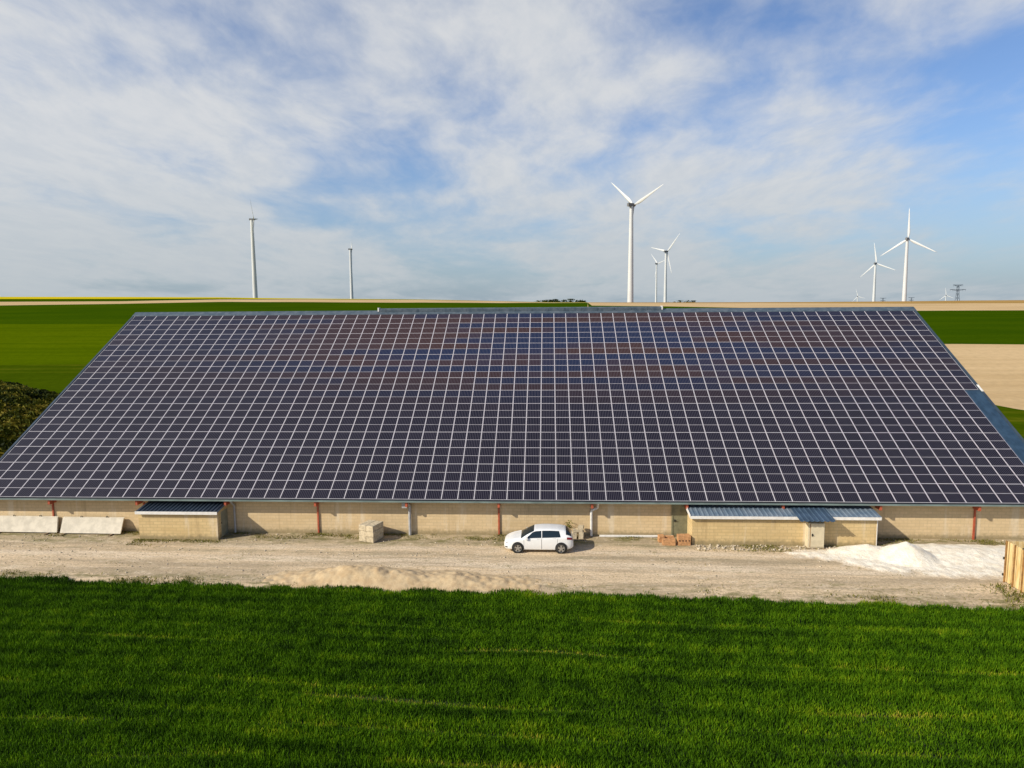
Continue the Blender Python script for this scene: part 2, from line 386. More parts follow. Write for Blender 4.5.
def yard_material():
    m, nt, b = principled('gravel_yard', .95); b.inputs['Specular IOR Level'].default_value = .15
    p = pos(nt); g = N(nt, 'ShaderNodeSeparateXYZ'); nt.links.new(p, g.inputs[0])
    streak = NOISE(nt, SCALE(nt, p, (.07, .9, 1)), 1., 5, .6, .2)
    pat = NOISE(nt, SCALE(nt, p, (.35, .8, 1)), 1., 6, .65)
    grit = NOISE(nt, p, 7., 6, .75)
    c = MIX(nt, RANGE(nt, streak, .36, .64), rgb(.43, .335, .22), rgb(.70, .535, .345))
    c = MIX(nt, MATH(nt, 'MULTIPLY', RANGE(nt, pat, .5, .72), .6), c, rgb(.74, .62, .45))
    wob = MATH(nt, 'MULTIPLY', MATH(nt, 'SUBTRACT', NOISE(nt, SCALE(nt, p, (.06, .0, 1)), 1., 2, .5), .5), 1.6)
    yt = MATH(nt, 'ADD', MATH(nt, 'ADD', g.outputs[1], wob), MATH(nt, 'MULTIPLY', g.outputs[0], .03))
    brk = RANGE(nt, NOISE(nt, SCALE(nt, p, (.16, 1.4, 1)), 1., 5, .65), .38, .60)
    for yc, hw, am in ((42.05, .55, .75), (39.75, .75, .85)):
        d = MATH(nt, 'ABSOLUTE', MATH(nt, 'SUBTRACT', yt, yc))
        c = MIX(nt, MATH(nt, 'MULTIPLY', MATH(nt, 'MULTIPLY', RANGE(nt, d, hw*.4, hw, 1., 0.), brk), am), c, rgb(.74, .60, .43))
    for yc, hw in ((41.0, .42), (43.2, .5)):
        d = MATH(nt, 'ABSOLUTE', MATH(nt, 'SUBTRACT', yt, yc))
        c = MIX(nt, MATH(nt, 'MULTIPLY', MATH(nt, 'MULTIPLY', RANGE(nt, d, hw*.3, hw, 1., 0.), RANGE(nt, pat, .36, .6)), .6), c, rgb(.30, .245, .15))
    # worn strip near the wall is greyer, with weeds; weeds again beside the crop
    yn = MATH(nt, 'ADD', g.outputs[1], MATH(nt, 'MULTIPLY', MATH(nt, 'SUBTRACT', pat, .5), 2.6))
    ye = MATH(nt, 'ADD', yn, MATH(nt, 'MULTIPLY', g.outputs[0], .042))
    wallside = RANGE(nt, yn, 42.2, 43.8)
    c = MIX(nt, MATH(nt, 'MULTIPLY', wallside, .55), c, rgb(.31, .26, .165))
    weed = NOISE(nt, SCALE(nt, p, (.6, 1.3, 1)), 1.1, 6, .72)
    wmask = MATH(nt, 'MULTIPLY', RANGE(nt, weed, .45, .60), MATH(nt, 'MAXIMUM', MATH(nt, 'MULTIPLY', wallside, .9), RANGE(nt, ye, 37.5, 36.2, .0, .85)))
    wmask = MATH(nt, 'MAXIMUM', wmask, MATH(nt, 'MULTIPLY', RANGE(nt, weed, .56, .68), .6))
    c = MIX(nt, wmask, c, rgb(.17, .155, .055))
    spots = NOISE(nt, SCALE(nt, p, (1, 1.6, 1)), 2.6, 4, .6)
    right_ = RANGE(nt, g.outputs[0], 3., 14.)
    c = MIX(nt, MATH(nt, 'MULTIPLY', MATH(nt, 'MULTIPLY', RANGE(nt, spots, .5, .64), right_), RANGE(nt, ye, 38.9, 37.6, 0., .55)), c, rgb(.24, .20, .09))
    c = MIX(nt, MATH(nt, 'MULTIPLY', RANGE(nt, grit, .42, .66), .6), c, rgb(.22, .175, .115))
    g2 = NOISE(nt, SCALE(nt, p, (.8, 1.3, 1)), 2.2, 6, .72)
    c = MIX(nt, MATH(nt, 'MULTIPLY', RANGE(nt, g2, .54, .70), .55), c, rgb(.78, .66, .49))
    c = MIX(nt, MATH(nt, 'MULTIPLY', RANGE(nt, g2, .44, .30), .5), c, rgb(.27, .215, .135))
    setin(nt, b, 'Base Color', c)
    h = MATH(nt, 'ADD', MATH(nt, 'MULTIPLY', grit, .4), MATH(nt, 'MULTIPLY', NOISE(nt, SCALE(nt, p, (.4, 1.6, 1)), 1.2, 4, .6), 1.))
    bump(nt, b, h, .7, .12)
    return m
mats = [yard_material(),
        simple('crop_soil', (.030, .045, .012), .95, .4, 2.),
        field('mid_green_field', (.038, .066, .001), (.056, .085, .002), .03, (.010, .22, 1), c3=(.13, .125, .008)),
        field('light_green_field', (.060, .097, .0006), (.086, .124, .001), .02, (.004, .15, 1), c3=(.105, .13, .003)),
        field('dark_green_field', (.030, .066, .001), (.043, .080, .001), .02, (.004, .07, 1)),
        field('bare_field', (.60, .43, .235), (.50, .35, .18), .02, (.004, .12, 1)),
        field('rapeseed_field', (.60, .46, .010), (.50, .42, .012), .02, (.004, .03, 1)),
        field('brown_field', (.40, .25, .085), (.34, .21, .07), .02, (.004, .05, 1))]
gobj = np_mesh('ground', allv, allf, mats)
gobj.data.polygons.foreach_set('material_index', allm.astype(np.int32))
gobj['kind'] = 'structure'

# ------------------------------------------------------------ the barn
PW, HALF, SLOPE, YE, ZE = 1.06, .849, .5143, 44.47, 2.49
cS, sS = math.cos(SLOPE), math.sin(SLOPE)
def roofp(x, s, n=0.): return (x, YE+s*cS-n*sS, ZE+s*sS+n*cS)
XL, XR = -38.36, 33.10
YW = 45.0
barn = thing('barn', (-2.5, YW, 0), 'long low barn of pale blockwork with its whole roof covered in dark solar panels', 'barn')
w = MB(); w.box(-38.1, 33.0, YW, YW+.2, -.05, 2.55); w.build('front_wall', M_WALL, barn)
SR = 24.35
ridge_y, ridge_z = YE+SR*cS, ZE+SR*sS
yb = 2*ridge_y-YW
for nm, x0, x1 in (('gable_wall', -38.1, -37.9), ('gable_wall', 32.8, 33.0)):
    MB().prism([(YW+.2, -.05), (yb, -.05), (yb, 2.5), (ridge_y, ridge_z-.35), (YW+.2, 2.55)], 'x', x0, x1).build(nm, M_WALL, barn)
MB().box(-37.9, 32.8, yb-.2, yb, -.05, 2.4).build('rear_wall', M_WALL, barn)
def slab(x0, x1, s0, s1, n0, n1):
    return [roofp(x0, s0, n0), roofp(x1, s0, n0), roofp(x1, s1, n0), roofp(x0, s1, n0), roofp(x0, s0, n1), roofp(x1, s0, n1), roofp(x1, s1, n1), roofp(x0, s1, n1)]
MB().hexa(slab(XL, XR, -.12, SR, -.16, -.08)).build('roof', M_SHEET, barn)
def mir(p): return (p[0], 2*ridge_y-p[1]+.002, p[2])
b = MB(); q = slab(XL, XR, -.12, SR, -.16, -.08); b.hexa([mir(p) for p in (q[1], q[0], q[3], q[2], q[5], q[4], q[7], q[6])]); b.build('roof', M_SHEET, barn)
# bare strip at the lower right, seamed sheets
b = MB(); b.hexa(slab(31.86, 33.12, -.05, 23.776*.5, -.076, -.05))
for k in range(3):
    x = 32.1+k*.4; b.hexa(slab(x, x+.05, -.05, 23.776*.5-.02, -.05, -.02))
b.build('bare_roof_strip', M_SHEETR, barn)
for x0, x1 in ((XL-.04, XL+.12), (XR-.12, XR+.02)): MB().hexa(slab(x0, x1, -.16, SR, -.075, .04)).build('verge_trim', M_SHEET, barn)
MB().hexa(slab(32.95, 33.08, 23.776*.5-.3, 23.776*.5+.55, .045, .09)).build('verge_end_cap', M_WHITE, barn)
# ridge cap and raised ridge vent
MB().prism([(ridge_y-.62, ridge_z-.36), (ridge_y-.60, ridge_z-.27), (ridge_y, ridge_z+.05), (ridge_y+.62, ridge_z-.28), (ridge_y+.62, ridge_z-.36), (ridge_y, ridge_z-.04)], 'x', XL-.06, XR+.06).build('ridge_cap', M_RIDGE, barn)
b = MB(); b.prism([(ridge_y-.28, ridge_z-.08), (ridge_y-.28, ridge_z+.16), (ridge_y, ridge_z+.24), (ridge_y+.28, ridge_z+.16), (ridge_y+.28, ridge_z-.08)], 'x', -15.1, 10.8)
k = -14.5
while k < 10.6: b.box(k, k+.06, ridge_y-.30, ridge_y-.279, ridge_z-.05, ridge_z+.17); k += 1.5
vent = b.build('ridge_vent', M_RIDGE, barn)
for x in (-15.2, 10.8): MB().box(x, x+.12, ridge_y-.3, ridge_y+.3, ridge_z-.05, ridge_z+.3).build('vent_end', M_WHITE, vent)
# eave: gap shade put into a near-black purlin, gutter, soffit
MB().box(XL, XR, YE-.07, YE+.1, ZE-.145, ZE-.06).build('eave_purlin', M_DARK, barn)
b = MB(); b.prism([(44.24, 2.345), (44.24, 2.405), (44.255, 2.405), (44.255, 2.36), (44.375, 2.36), (44.375, 2.42), (44.39, 2.42), (44.39, 2.345)], 'x', XL-.1, XR+.1)
b.build('gutter', M_GUTTER, barn)
# rafter ends and steel posts
RX = [-38.2]+[-32.54+5.98*i for i in range(11)]+[33.0]
for i, x in enumerate(RX):
    MB().box(x-.07, x+.07, 44.34, YW, 2.02, 2.345).build('rafter_end', M_RED, barn)
for x, mm in ((-32.72, M_RED), (-14.63, M_RED), (-2.67, M_RED), (27.33, M_RED), (15.2, M_RED), (-26.4, M_RED)):
    b = MB(); b.box(x-.05, x+.05, YW-.09, YW-.075, 0, 2.02); b.box(x-.05, x+.05, YW-.018, YW-.003, 0, 2.02); b.box(x-.012, x+.012, YW-.075, YW-.018, 0, 2.02)
    b.build('steel_post', mm, barn)
# downpipes
b = MB(); b.tube((-8.50, YW-.16, .0), (-8.50, YW-.16, 1.95), .10); b.box(-8.95, -8.62, 44.5, 44.85, 1.9, 2.25); b.tube((-8.50, YW-.16, 1.95), (-8.6, 44.6, 2.2), .09)
b.build('downpipe', M_PIPE, barn, smooth=False)
b = MB(); b.path([(3.32, YW-.14, .05), (3.32, YW-.14, 1.72), (3.7, 44.75, 1.95), (3.72, 44.45, 2.36)], .085); b.build('downpipe', M_PIPEW, barn)
b = MB(); b.path([(-20.22, YW-.12, .05), (-20.22, YW-.12, 1.9), (-20.3, 44.4, 2.36)], .07); b.build('downpipe', M_PIPE, barn)
# door
d = MB(); d.box(8.56, 9.44, YW-.035, YW-.004, .06, 2.08); door = d.build('door', M_DOOR, barn)
b = MB(); b.box(8.46, 8.555, YW-.06, YW-.003, .03, 2.16); b.box(9.445, 9.54, YW-.06, YW-.003, .03, 2.16); b.box(8.555, 9.445, YW-.06, YW-.003, 2.085, 2.16)
b.build('door_frame', M_DOOR, door)
b = MB(); b.box(8.63, 8.70, YW-.075, YW-.036, 1.0, 1.14, 0); b.tube((8.665, YW-.09, 1.07), (8.80, YW-.09, 1.07), .016); b.build('handle', M_BLACK, door)

# solar panels ------------------------------------------------
panels = []
for r in range(14):
    for k in range(-36, 31): panels.append((k, r))
# column index k spans x k*PW..(k+1)*PW ; last column k=30 only on the upper half
panels = [(k, r) for (k, r) in panels if not (k == 30 and r < 7)]
def panel_boxes(mbF, mbG, x, y):
    """one panel, lower left corner (x,y) in the roof plane: white frame tray and two dark glass halves"""
    mbF.box(x+.005, x+PW-.005, y+.004, y+2*HALF-.004, -.02, .02)
    for h in (0, 1):
        a0 = y+h*HALF+(.026 if h == 0 else .016); a1 = y+(h+1)*HALF-(.016 if h == 0 else .026)
        mbG.add([(x+.033, a0, .0235), (x+PW-.033, a0, .0235), (x+PW-.033, a1, .0235), (x+.033, a1, .0235)], [(0, 1, 2, 3)])
def infr(k, r):
    p = roofp((k+.5)*PW, (r*2+1)*HALF); u, v = proj(p); return -8 < u < 1032
vis = sorted([p for p in panels if infr(*p)], key=lambda p: np.linalg.norm(np.array(roofp((p[0]+.5)*PW, (p[1]*2+1)*HALF))-CAM))
near = set(vis[:100])
fm, gm = MB(), MB(); panel_boxes(fm, gm, -PW/2, 0)
fo = go = None
for k, r in sorted(near, key=lambda p: (p[1], p[0])):
    loc = roofp((k+.5)*PW, r*2*HALF)
    if fo is None:
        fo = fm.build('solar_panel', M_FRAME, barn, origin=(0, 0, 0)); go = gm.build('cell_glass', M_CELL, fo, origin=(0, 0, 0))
        a, g2 = fo, go
    else:
        a = fo.copy(); COL.objects.link(a); g2 = go.copy(); COL.objects.link(g2); g2.parent = a
    put(a, loc, barn); a.rotation_euler = (SLOPE, 0, 0); g2.location = (0, 0, 0)
fm = MB(); gm = MB()
for k, r in panels:
    if (k, r) not in near: panel_boxes(fm, gm, k*PW, r*2*HALF)
nF = len(fm.f); fm.add(gm.v, gm.f, 1)
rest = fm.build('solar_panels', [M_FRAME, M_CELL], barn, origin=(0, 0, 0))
put(rest, roofp(0, 0), barn); rest.rotation_euler = (SLOPE, 0, 0); rest['kind'] = 'stuff'

# ------------------------------------------------------------ lean-to sheds
def ribbed(x0, x1, yf, zf, yk, zk, pitch, h, th=.03, overlap=0):
    """trapezoid-ribbed sheet from the front edge (yf,zf) up to (yk,zk)"""
    prof = []; x = x0
    while x < x1-1e-6:
        for dx, hh in ((0, 0), (pitch*.55, 0), (pitch*.66, h), (pitch*.89, h)):
            if x+dx < x1: prof.append((x+dx, hh))
        x += pitch
    prof.append((x1, 0))
    m = MB(); n = len(prof)
    vs = [(x, yf, zf+hh) for x, hh in prof]+[(x, yk, zk+hh) for x, hh in prof]+[(x, yf, zf+hh-th) for x, hh in prof]+[(x, yk, zk+hh-th) for x, hh in prof]
    fs = []
    for i in range(n-1):
        fs += [(i, i+1, n+i+1, n+i), (2*n+i+1, 2*n+i, 3*n+i, 3*n+i+1), (2*n+i, 2*n+i+1, i+1, i), (n+i, n+i+1, 3*n+i+1, 3*n+i)]
    fs += [(0, n, 3*n, 2*n), (n-1, 3*n-1, 4*n-1, 2*n-1)]
    return m.add(vs, fs)
YF = 43.45
def shed_walls(x0, x1, t=.18, doorside=False):
    m = MB(); m.box(x0, x1, YF, YF+t, -.05, 1.80)
    m.prism([(YF+t, -.05), (YW-.003, -.05), (YW-.003, 2.05), (YF+t, 1.86)], 'x', x0, x0+t)
    if not doorside: m.prism([(YF+t, -.05), (YW-.003, -.05), (YW-.003, 2.05), (YF+t, 1.86)], 'x', x1-t, x1)
    else:
        m.prism([(YF+t, -.05), (YF+.5, -.05), (YF+.5, 1.9), (YF+t, 1.86)], 'x', x1-t, x1)
        m.prism([(YF+.5, 1.72), (YW-.003, 1.72), (YW-.003, 2.05), (YF+.5, 1.9)], 'x', x1-t, x1)
    return m
sA = thing('lean_to_shed', (-23.3, 44.2, 0), 'short block lean-to with dark ribbed roof against the left part of the barn wall', 'shed')
shed_walls(-25.93, -20.72, doorside=True).build('wall', M_WALL2, sA)
ribbed(-26.05, -20.6, 43.26, 1.90, YW-.005, 2.16,   .265, .065).build('roof', M_ROOF_L, sA)
MB().box(-26.03, -20.62, 43.235, 43.257, 1.74, 1.93).build('fascia', M_WHITE, sA)
dd = MB().box(-20.80, -20.755, YF+.51, YW-.02, 0.02, 1.71).build('door', M_GREYD, sA)
MB().box(-20.755, -20.73, YF+.6, YF+.66, .9, 1.02).build('handle', M_BLACK, dd)
sB = thing('lean_to_shed', (15.1, 44.2, 0), 'long block lean-to with pale blue ribbed roof and white fascia right of the olive door', 'shed')
shed_walls(9.47, 20.66).build('wall', M_WALL2, sB)
ribbed(9.33, 20.86, 43.26, 1.90, YW-.005, 2.16, .30, .04).build('roof', M_ROOF_R, sB)
b = MB(); b.box(9.35, 20.84, 43.235, 43.257, 1.72, 1.90); b.hexa([(9.30, 43.235, 1.74), (9.328, 43.235, 1.74), (9.328, YW-.01, 1.98), (9.30, YW-.01, 1.98), (9.30, 43.235, 1.96), (9.328, 43.235, 1.96), (9.328, YW-.01, 2.22), (9.30, YW-.01, 2.22)])
b.build('fascia', M_WHITE, sB)
ribbed(15.75, 17.85, 42.52, 1.845, 44.9, 2.205, .30, .04).build('canopy', M_CANOPY, sB)
MB().box(20.66, 20.70, YF-.02, YF+.05, 0, 1.76).build('corner_trim', M_WHITE, sB)

cb = thing('electrical_cabinet', (16.85, 43.15, 0), 'tall cream metal cabinet under the dark blue canopy of the long lean-to', 'cabinet')
b = MB(); b.box(16.36, 17.33, 42.9, YF-.004, .06, 1.62); b.build('case', M_CREAM, cb)
MB().box(16.32, 17.37, 42.86, YF-.003, -.02, .055).build('plinth', M_TIMBER, cb)
dr = MB().box(16.50, 17.30, 42.868, 42.897, .14, 1.58).build('door', M_CREAM, cb)
MB().box(16.462, 16.498, 42.875, 42.897, .12, 1.60).build('seam', M_CREAMD, dr)
b = MB(); b.box(16.56, 16.63, 42.84, 42.867, .80, .96); b.tube((16.595, 42.83, .9), (16.66, 42.83, .86), .018); b.build('handle', M_BLACK, dr)

# ------------------------------------------------------------ white hatchback
def car():
    c0 = np.array([-2.14, 42.50, 0])
    root = thing('parked_car', (-.04, 42.50, 0), 'white five-door hatchback parked on the gravel track with its nose to the left', 'car')
    Lx = 4.20
    X_ = np.array([0, .04, .12, .3, .55, .86, 1.02, 1.42, 1.88, 2.3, 2.8, 3.3, 3.65, 3.82, 4.0, 4.12, 4.17, 4.20])
    ZR = np.array([.52, .60, .67, .745, .82, .88, .91, 1.15, 1.365, 1.405, 1.415, 1.39, 1.345, 1.29, 1.15, 1.0, .9, .62])
    ZB = np.array([.50, .58, .63, .70, .77, .835, .86, .905, .925, .94, .955, .975, .99, .995, .98, .95, .86, .60])
    WW = np.array([.50, .60, .70, .80, .865, .89, .895, .90, .90, .90, .90, .895, .885, .875, .84, .79, .74, .66])
    WR = np.array([.40, .50, .60, .70, .76, .79, .78, .70, .625, .62, .62, .615, .60, .60, .62, .64, .66, .58])
    ZU = np.array([.30, .22, .19, .19, .19, .19, .19, .19, .19, .19, .19, .19, .2, .22, .26, .30, .32, .36])
    def at(a, x): return float(np.mean([np.interp(min(max(x+d, 0), Lx), X_, a) for d in (-.05, -.025, 0, .025, .05)]))
    def sec(x):
        w_, zr, zb, wr, zu = at(WW, x), at(ZR, x), at(ZB, x), at(WR, x), at(ZU, x)
        zb = min(zb, zr-.012)
        return [(0, zu), (w_*.85, zu), (w_*.97, zu+.07), (w_*1.0, zu+(zb-zu)*.45), (w_*.985, zb-.06), (w_*.945, zb), (wr+(w_*.945-wr)*.5+.012, (zb+zr)/2), (wr, zr-.045), (wr*.88, zr-.008), (wr*.45, zr+.012), (0, zr+.016)]
    def P(x, q, side):
        s = sec(x); i = min(int(q), len(s)-2); f = q-i
        p0 = s[max(i-1, 0)]; p1 = s[i]; p2 = s[i+1]; p3 = s[min(i+2, len(s)-1)]
        o = []
        for a in (0, 1):   # softened Catmull-Rom
            m1 = (p2[a]-p0[a])*.3; m2 = (p3[a]-p1[a])*.3; t = f
            o.append((2*t**3-3*t**2+1)*p1[a]+(t**3-2*t**2+t)*m1+(-2*t**3+3*t**2)*p2[a]+(t**3-t**2)*m2)
        return np.array([x, -side*o[0], o[1]])+c0
    xs = sorted(set(np.round(np.concatenate([np.linspace(0, Lx, 64), X_]), 4)))
    qs = np.linspace(0, 10, 31)
    m = MB(); ring = []
    for x in xs:
        ring.append([tuple(P(x, q, 1)) for q in qs]+[tuple(P(x, q, -1)) for q in qs[-2:0:-1]])
    n = len(ring[0]); vs = [p for r in ring for p in r]
    fs = [(i*n+j, i*n+(j+1) % n, (i+1)*n+(j+1) % n, (i+1)*n+j) for i in range(len(xs)-1) for j in range(n)]
    fs += [tuple(range(n-1, -1, -1)), tuple(range((len(xs)-1)*n, len(xs)*n))]
    m.add(vs, fs); m.build('body', M_PAINT, root, smooth=True)
    def patch(name, mat, corners, off, side, nx=10, nq=6, par=root):
        """corners: function (a,b in 0..1) -> (x,q)"""
        vs = []
        for i in range(nx+1):
            for j in range(nq+1):
                x, q = corners(i/nx, j/nq); e = .01
                p = P(x, q, side); nrm = np.cross(P(x+e, q, side)-P(x-e, q, side), P(x, min(q+.05, 10), side)-P(x, q-.05, side))
                nrm = nrm/(np.linalg.norm(nrm)+1e-9)
                cc = np.array([p[0], c0[1], .65])
                if nrm@(p-cc) < 0: nrm = -nrm
                vs.append(tuple(p+nrm*off))
        fs = [(i*(nq+1)+j, (i+1)*(nq+1)+j, (i+1)*(nq+1)+j+1, i*(nq+1)+j+1) for i in range(nx) for j in range(nq)]
        return MB().add(vs, fs).build(name, mat, par, smooth=True)
    for s in (1, -1):
        for xa, xb, xc in ((1.205, 1.075, 0), (2.282, 1.006, .12)): patch('door_gap', M_BLACK, lambda a, b_: (xa+a*xb-(1-b_)*a*xc, 1.84+b_*3.05), .003, s)
        d1 = patch('door', M_PAINT, lambda a, b_: (1.22+a*1.05-.0*b_, 1.9+b_*2.9), .006, s)
        d2 = patch('door', M_PAINT, lambda a, b_: (2.295+a*.98-(1-b_)*a*.12, 1.9+b_*2.9), .006, s)
        for dx, dd_ in ((2.08, d1), (3.05, d2)):
            p = P(dx, 4.35, s); MB().box(p[0]-.09, p[0]+.09, p[1]-.018, p[1]+.018, p[2]-.013, p[2]+.013).build('handle', M_PAINT, dd_)
        patch('side_window', M_GLASS, lambda a, b_: (1.26+a*1.0+b_*.44*(1-a), 5.12+b_*1.66), .008, s)
        patch('side_window', M_GLASS, lambda a, b_: (2.31+a*(1.12-.10*b_), 5.12+b_*1.66), .008, s)
        p = P(1.38, 5.2, s); q = MB()
        yy = p[1]-s*.07
        q.hexa([(p[0]-.10, yy-.09, p[2]-.03), (p[0]+.06, yy-.09, p[2]-.03), (p[0]+.06, yy+.09, p[2]-.03), (p[0]-.10, yy+.09, p[2]-.03), (p[0]-.06, yy-.08, p[2]+.11), (p[0]+.05, yy-.08, p[2]+.11), (p[0]+.05, yy+.08, p[2]+.11), (p[0]-.06, yy+.08, p[2]+.11)])
        q.build('wing_mirror', M_PAINT, root)
        patch('headlight', M_LAMP, lambda a, b_: (.10+a*.42, 4.0+a*.35+b_*(.95-.45*a)), .008, s)
        patch('bumper_intake', M_BLACK, lambda a, b_: (.05+a*.16, 2.35+b_*.5), .008, s)  # black patch for the lower intake in the bumper corner
        patch('tail_light', M_TAIL, lambda a, b_: (3.80+a*.34, 3.75+b_*1.15), .014, s)
        for wx in (.84, 3.46):
            wc = np.array([c0[0]+wx, c0[1]-s*.80, .315])
            patch_r = MB().tube((wc[0], c0[1]-s*.70, .335), (wc[0], c0[1]-s*.905, .335), .365, n=32); patch_r.build('wheel_arch', M_BLACK, root)
            wh = bpy.data.objects.new('wheel', None); COL.objects.link(wh); wh.empty_display_size = .2; put(wh, wc, root)
            ty = MB()
            prof = [(-.10, .20), (-.11, .27), (-.085, .305), (-.05, .315), (.05, .315), (.085, .305), (.11, .27), (.115, .22), (.10, .215)]
            nn_ = 32; vs = []; fs = []
            for i in range(nn_):
                t = 2*math.pi*i/nn_
                for a, r_ in prof: vs.append((wc[0]+r_*math.cos(t), wc[1]-s*(a+.02), wc[2]+r_*math.sin(t)))
            k_ = len(prof)
            for i in range(nn_):
                for j in range(k_-1): fs.append((i*k_+j, ((i+1) % nn_)*k_+j, ((i+1) % nn_)*k_+j+1, i*k_+j+1))
            ty.add(vs, fs); ty.build('tyre', M_RUBBER, wh, smooth=True)
            rm = MB(); yo = wc[1]-s*.118
            rm.tube((wc[0], wc[1]-s*.06, wc[2]), (wc[0], wc[1]-s*.075, wc[2]), .212, n=28, m=1)
            for k5 in range(5):
                t = 2*math.pi*k5/5+.3; dx, dz = math.cos(t), math.sin(t); px_, pz_ = -dz, dx
                pts = [(wc[0]+dx*r_+px_*o_, yo if r_ < .1 else yo+s*.004, wc[2]+dz*r_+pz_*o_) for r_, o_ in ((.03, -.04), (.205, -.055), (.205, .055), (.03, .04))]
                rm.add(pts+[(p[0], p[1]+s*.03, p[2]) for p in pts], [(0, 1, 2, 3), (4, 7, 6, 5), (0, 4, 5, 1), (1, 5, 6, 2), (2, 6, 7, 3), (3, 7, 4, 0)])
            rm.tube((wc[0], yo+s*.02, wc[2]), (wc[0], yo-s*.004, wc[2]), .05, n=16)
            vs = []; fs = []
            for i in range(28):
                t = 2*math.pi*i/28
                for a, r_ in ((.118, .198), (.122, .216), (.10, .218)): vs.append((wc[0]+r_*math.cos(t), wc[1]-s*a, wc[2]+r_*math.sin(t)))
            for i in range(28):
                for j in range(2): fs.append((i*3+j, ((i+1) % 28)*3+j, ((i+1) % 28)*3+j+1, i*3+j+1))
            rm.add(vs, fs); rm.build('rim', [M_RIM, M_DARK], wh)
    def wide(name, mat, x0, x1, q0, off, bulge=0.):
        vs = []; nx, nl = 8, 12
        for i in range(nx+1):
            x = x0+(x1-x0)*i/nx
            for j in range(nl+1):
                l = -1+2*j/nl; q = 10-(10-q0)*abs(l); p = P(x, q, 1 if l > 0 else -1)
                vs.append((p[0]+(off*-.6 if x < 2 else off*.6), p[1], p[2]+off))
        fs = [(i*(nl+1)+j, (i+1)*(nl+1)+j, (i+1)*(nl+1)+j+1, i*(nl+1)+j+1) for i in range(nx) for j in range(nl)]
        return MB().add(vs, fs).build(name, mat, root, smooth=True)
    wide('windscreen', M_GLASS, 1.03, 1.82, 7.2, .008)
    wide('rear_window', M_GLASS, 3.74, 4.07, 5.75, .010)
    MB().box(c0[0]-.012, c0[0]+.05, c0[1]-.42, c0[1]+.42, .30, .40).build('grille', M_BLACK, root)
    MB().box(c0[0]+4.16, c0[0]+4.225, c0[1]-.30, c0[1]+.30, .38, .46).build('bumper_insert', M_BLACK, root)
    MB().tube((c0[0]+3.5, c0[1], 1.36), (c0[0]+3.62, c0[1], 1.52), .008, .004, 6).build('aerial', M_BLACK, root)
car()

# ------------------------------------------------------------ things in the yard
def rotbox(cx, cy, z0, wx, dy, h, ang, jit=0.):
    ca, sa = math.cos(ang), math.sin(ang)
    def c(dx, dyy, z): return (cx+dx*ca-dyy*sa, cy+dx*sa+dyy*ca, z)
    a, b_ = wx/2, dy/2
    return [c(-a, -b_, z0), c(a, -b_, z0), c(a, b_, z0), c(-a, b_, z0), c(-a, -b_, z0+h), c(a, -b_, z0+h), c(a, b_, z0+h), c(-a, b_, z0+h)]
def bevel_box(corners, r=.02, chips=0):
    """box with softened edges: every corner cut back along its three edges"""
    import bmesh
    bm = bmesh.new(); vs = [bm.verts.new(c) for c in corners]
    for f in [(0,3,2,1),(4,5,6,7),(0,1,5,4),(1,2,6,5),(2,3,7,6),(3,0,4,7)]: bm.faces.new([vs[i] for i in f])
    bmesh.ops.bevel(bm, geom=list(bm.edges), offset=r, segments=2, affect='EDGES', profile=.6)
    for v in bm.verts: v.co += Vector((random.gauss(0, .004), random.gauss(0, .004), random.gauss(0, .003)))
    bm.verts.index_update()
    m = MB(); m.add([tuple(v.co) for v in bm.verts], [tuple(v.index for v in f.verts) for f in bm.faces]); bm.free()
    return m
ang = R(-19); ca, sa = math.cos(ang), math.sin(ang)
rown = ['bottom', 'middle', 'top']
for lv in range(3):
    for cidx in range(2):
        dx = (-.27, .27)[cidx]+(.012 if lv == 1 else 0); cx, cy = -10.83+dx*ca, 43.87+dx*sa
        o = bevel_box(rotbox(cx, cy, .02+lv*.362, .525, 1.20+.02*random.random(), .352, ang+R(random.uniform(-.8, .8))), .022).build('concrete_block', M_BLOCK)
        tag(o, '%s %s block of the pale concrete block stack by the grey downpipe' % (('left', 'right')[cidx], rown[lv]), 'concrete block', 'blocks stacked by the barn wall')
# leaning concrete slabs
def lean_slab(x0, x1, y_bot, y_top, zb, zt, skew, th, label):
    t = thing('concrete_slab', ((x0+x1)/2, (y_bot+y_top)/2, 0), label, 'concrete slab', 'slabs leaning on the barn wall')
    m = MB(); m.hexa([(x0, y_bot, zb), (x1, y_bot-.06, zb), (x1, y_bot-.06+th, zb+.04), (x0, y_bot+th, zb+.04), (x0+skew, y_top, zt), (x1+skew, y_top, zt-.02), (x1+skew, y_top+th, zt+.01), (x0+skew, y_top+th, zt+.03)])
    m.build('slab', M_CONC, t)
    for fx in (.3, .72):
        x = x0+(x1-x0)*fx+skew; e = MB()
        e.path([(x-.06, y_top+th/2, zt), (x-.05, y_top+th/2, zt+.09), (x+.05, y_top+th/2, zt+.09), (x+.06, y_top+th/2, zt)], .02, 6); e.build('lifting_loop', M_BLACK, t)
    for fx in (.08, .86):
        x = x0+(x1-x0)*fx; MB().box(x-.06, x+.06, y_bot-.4, y_bot+.35, -.02, zb-.004).build('bearer', M_TIMBER, t)
lean_slab(-36.6, -32.22, 44.50, 44.80, .08, 1.04, -.12, .13, 'pale concrete slab leaning on barn wall at left edge, its right end square')
lean_slab(-31.95, -27.76, 44.36, 44.74, .08, 1.02, .02, .13, 'pale concrete slab leaning on barn wall between another slab and the short lean-to')
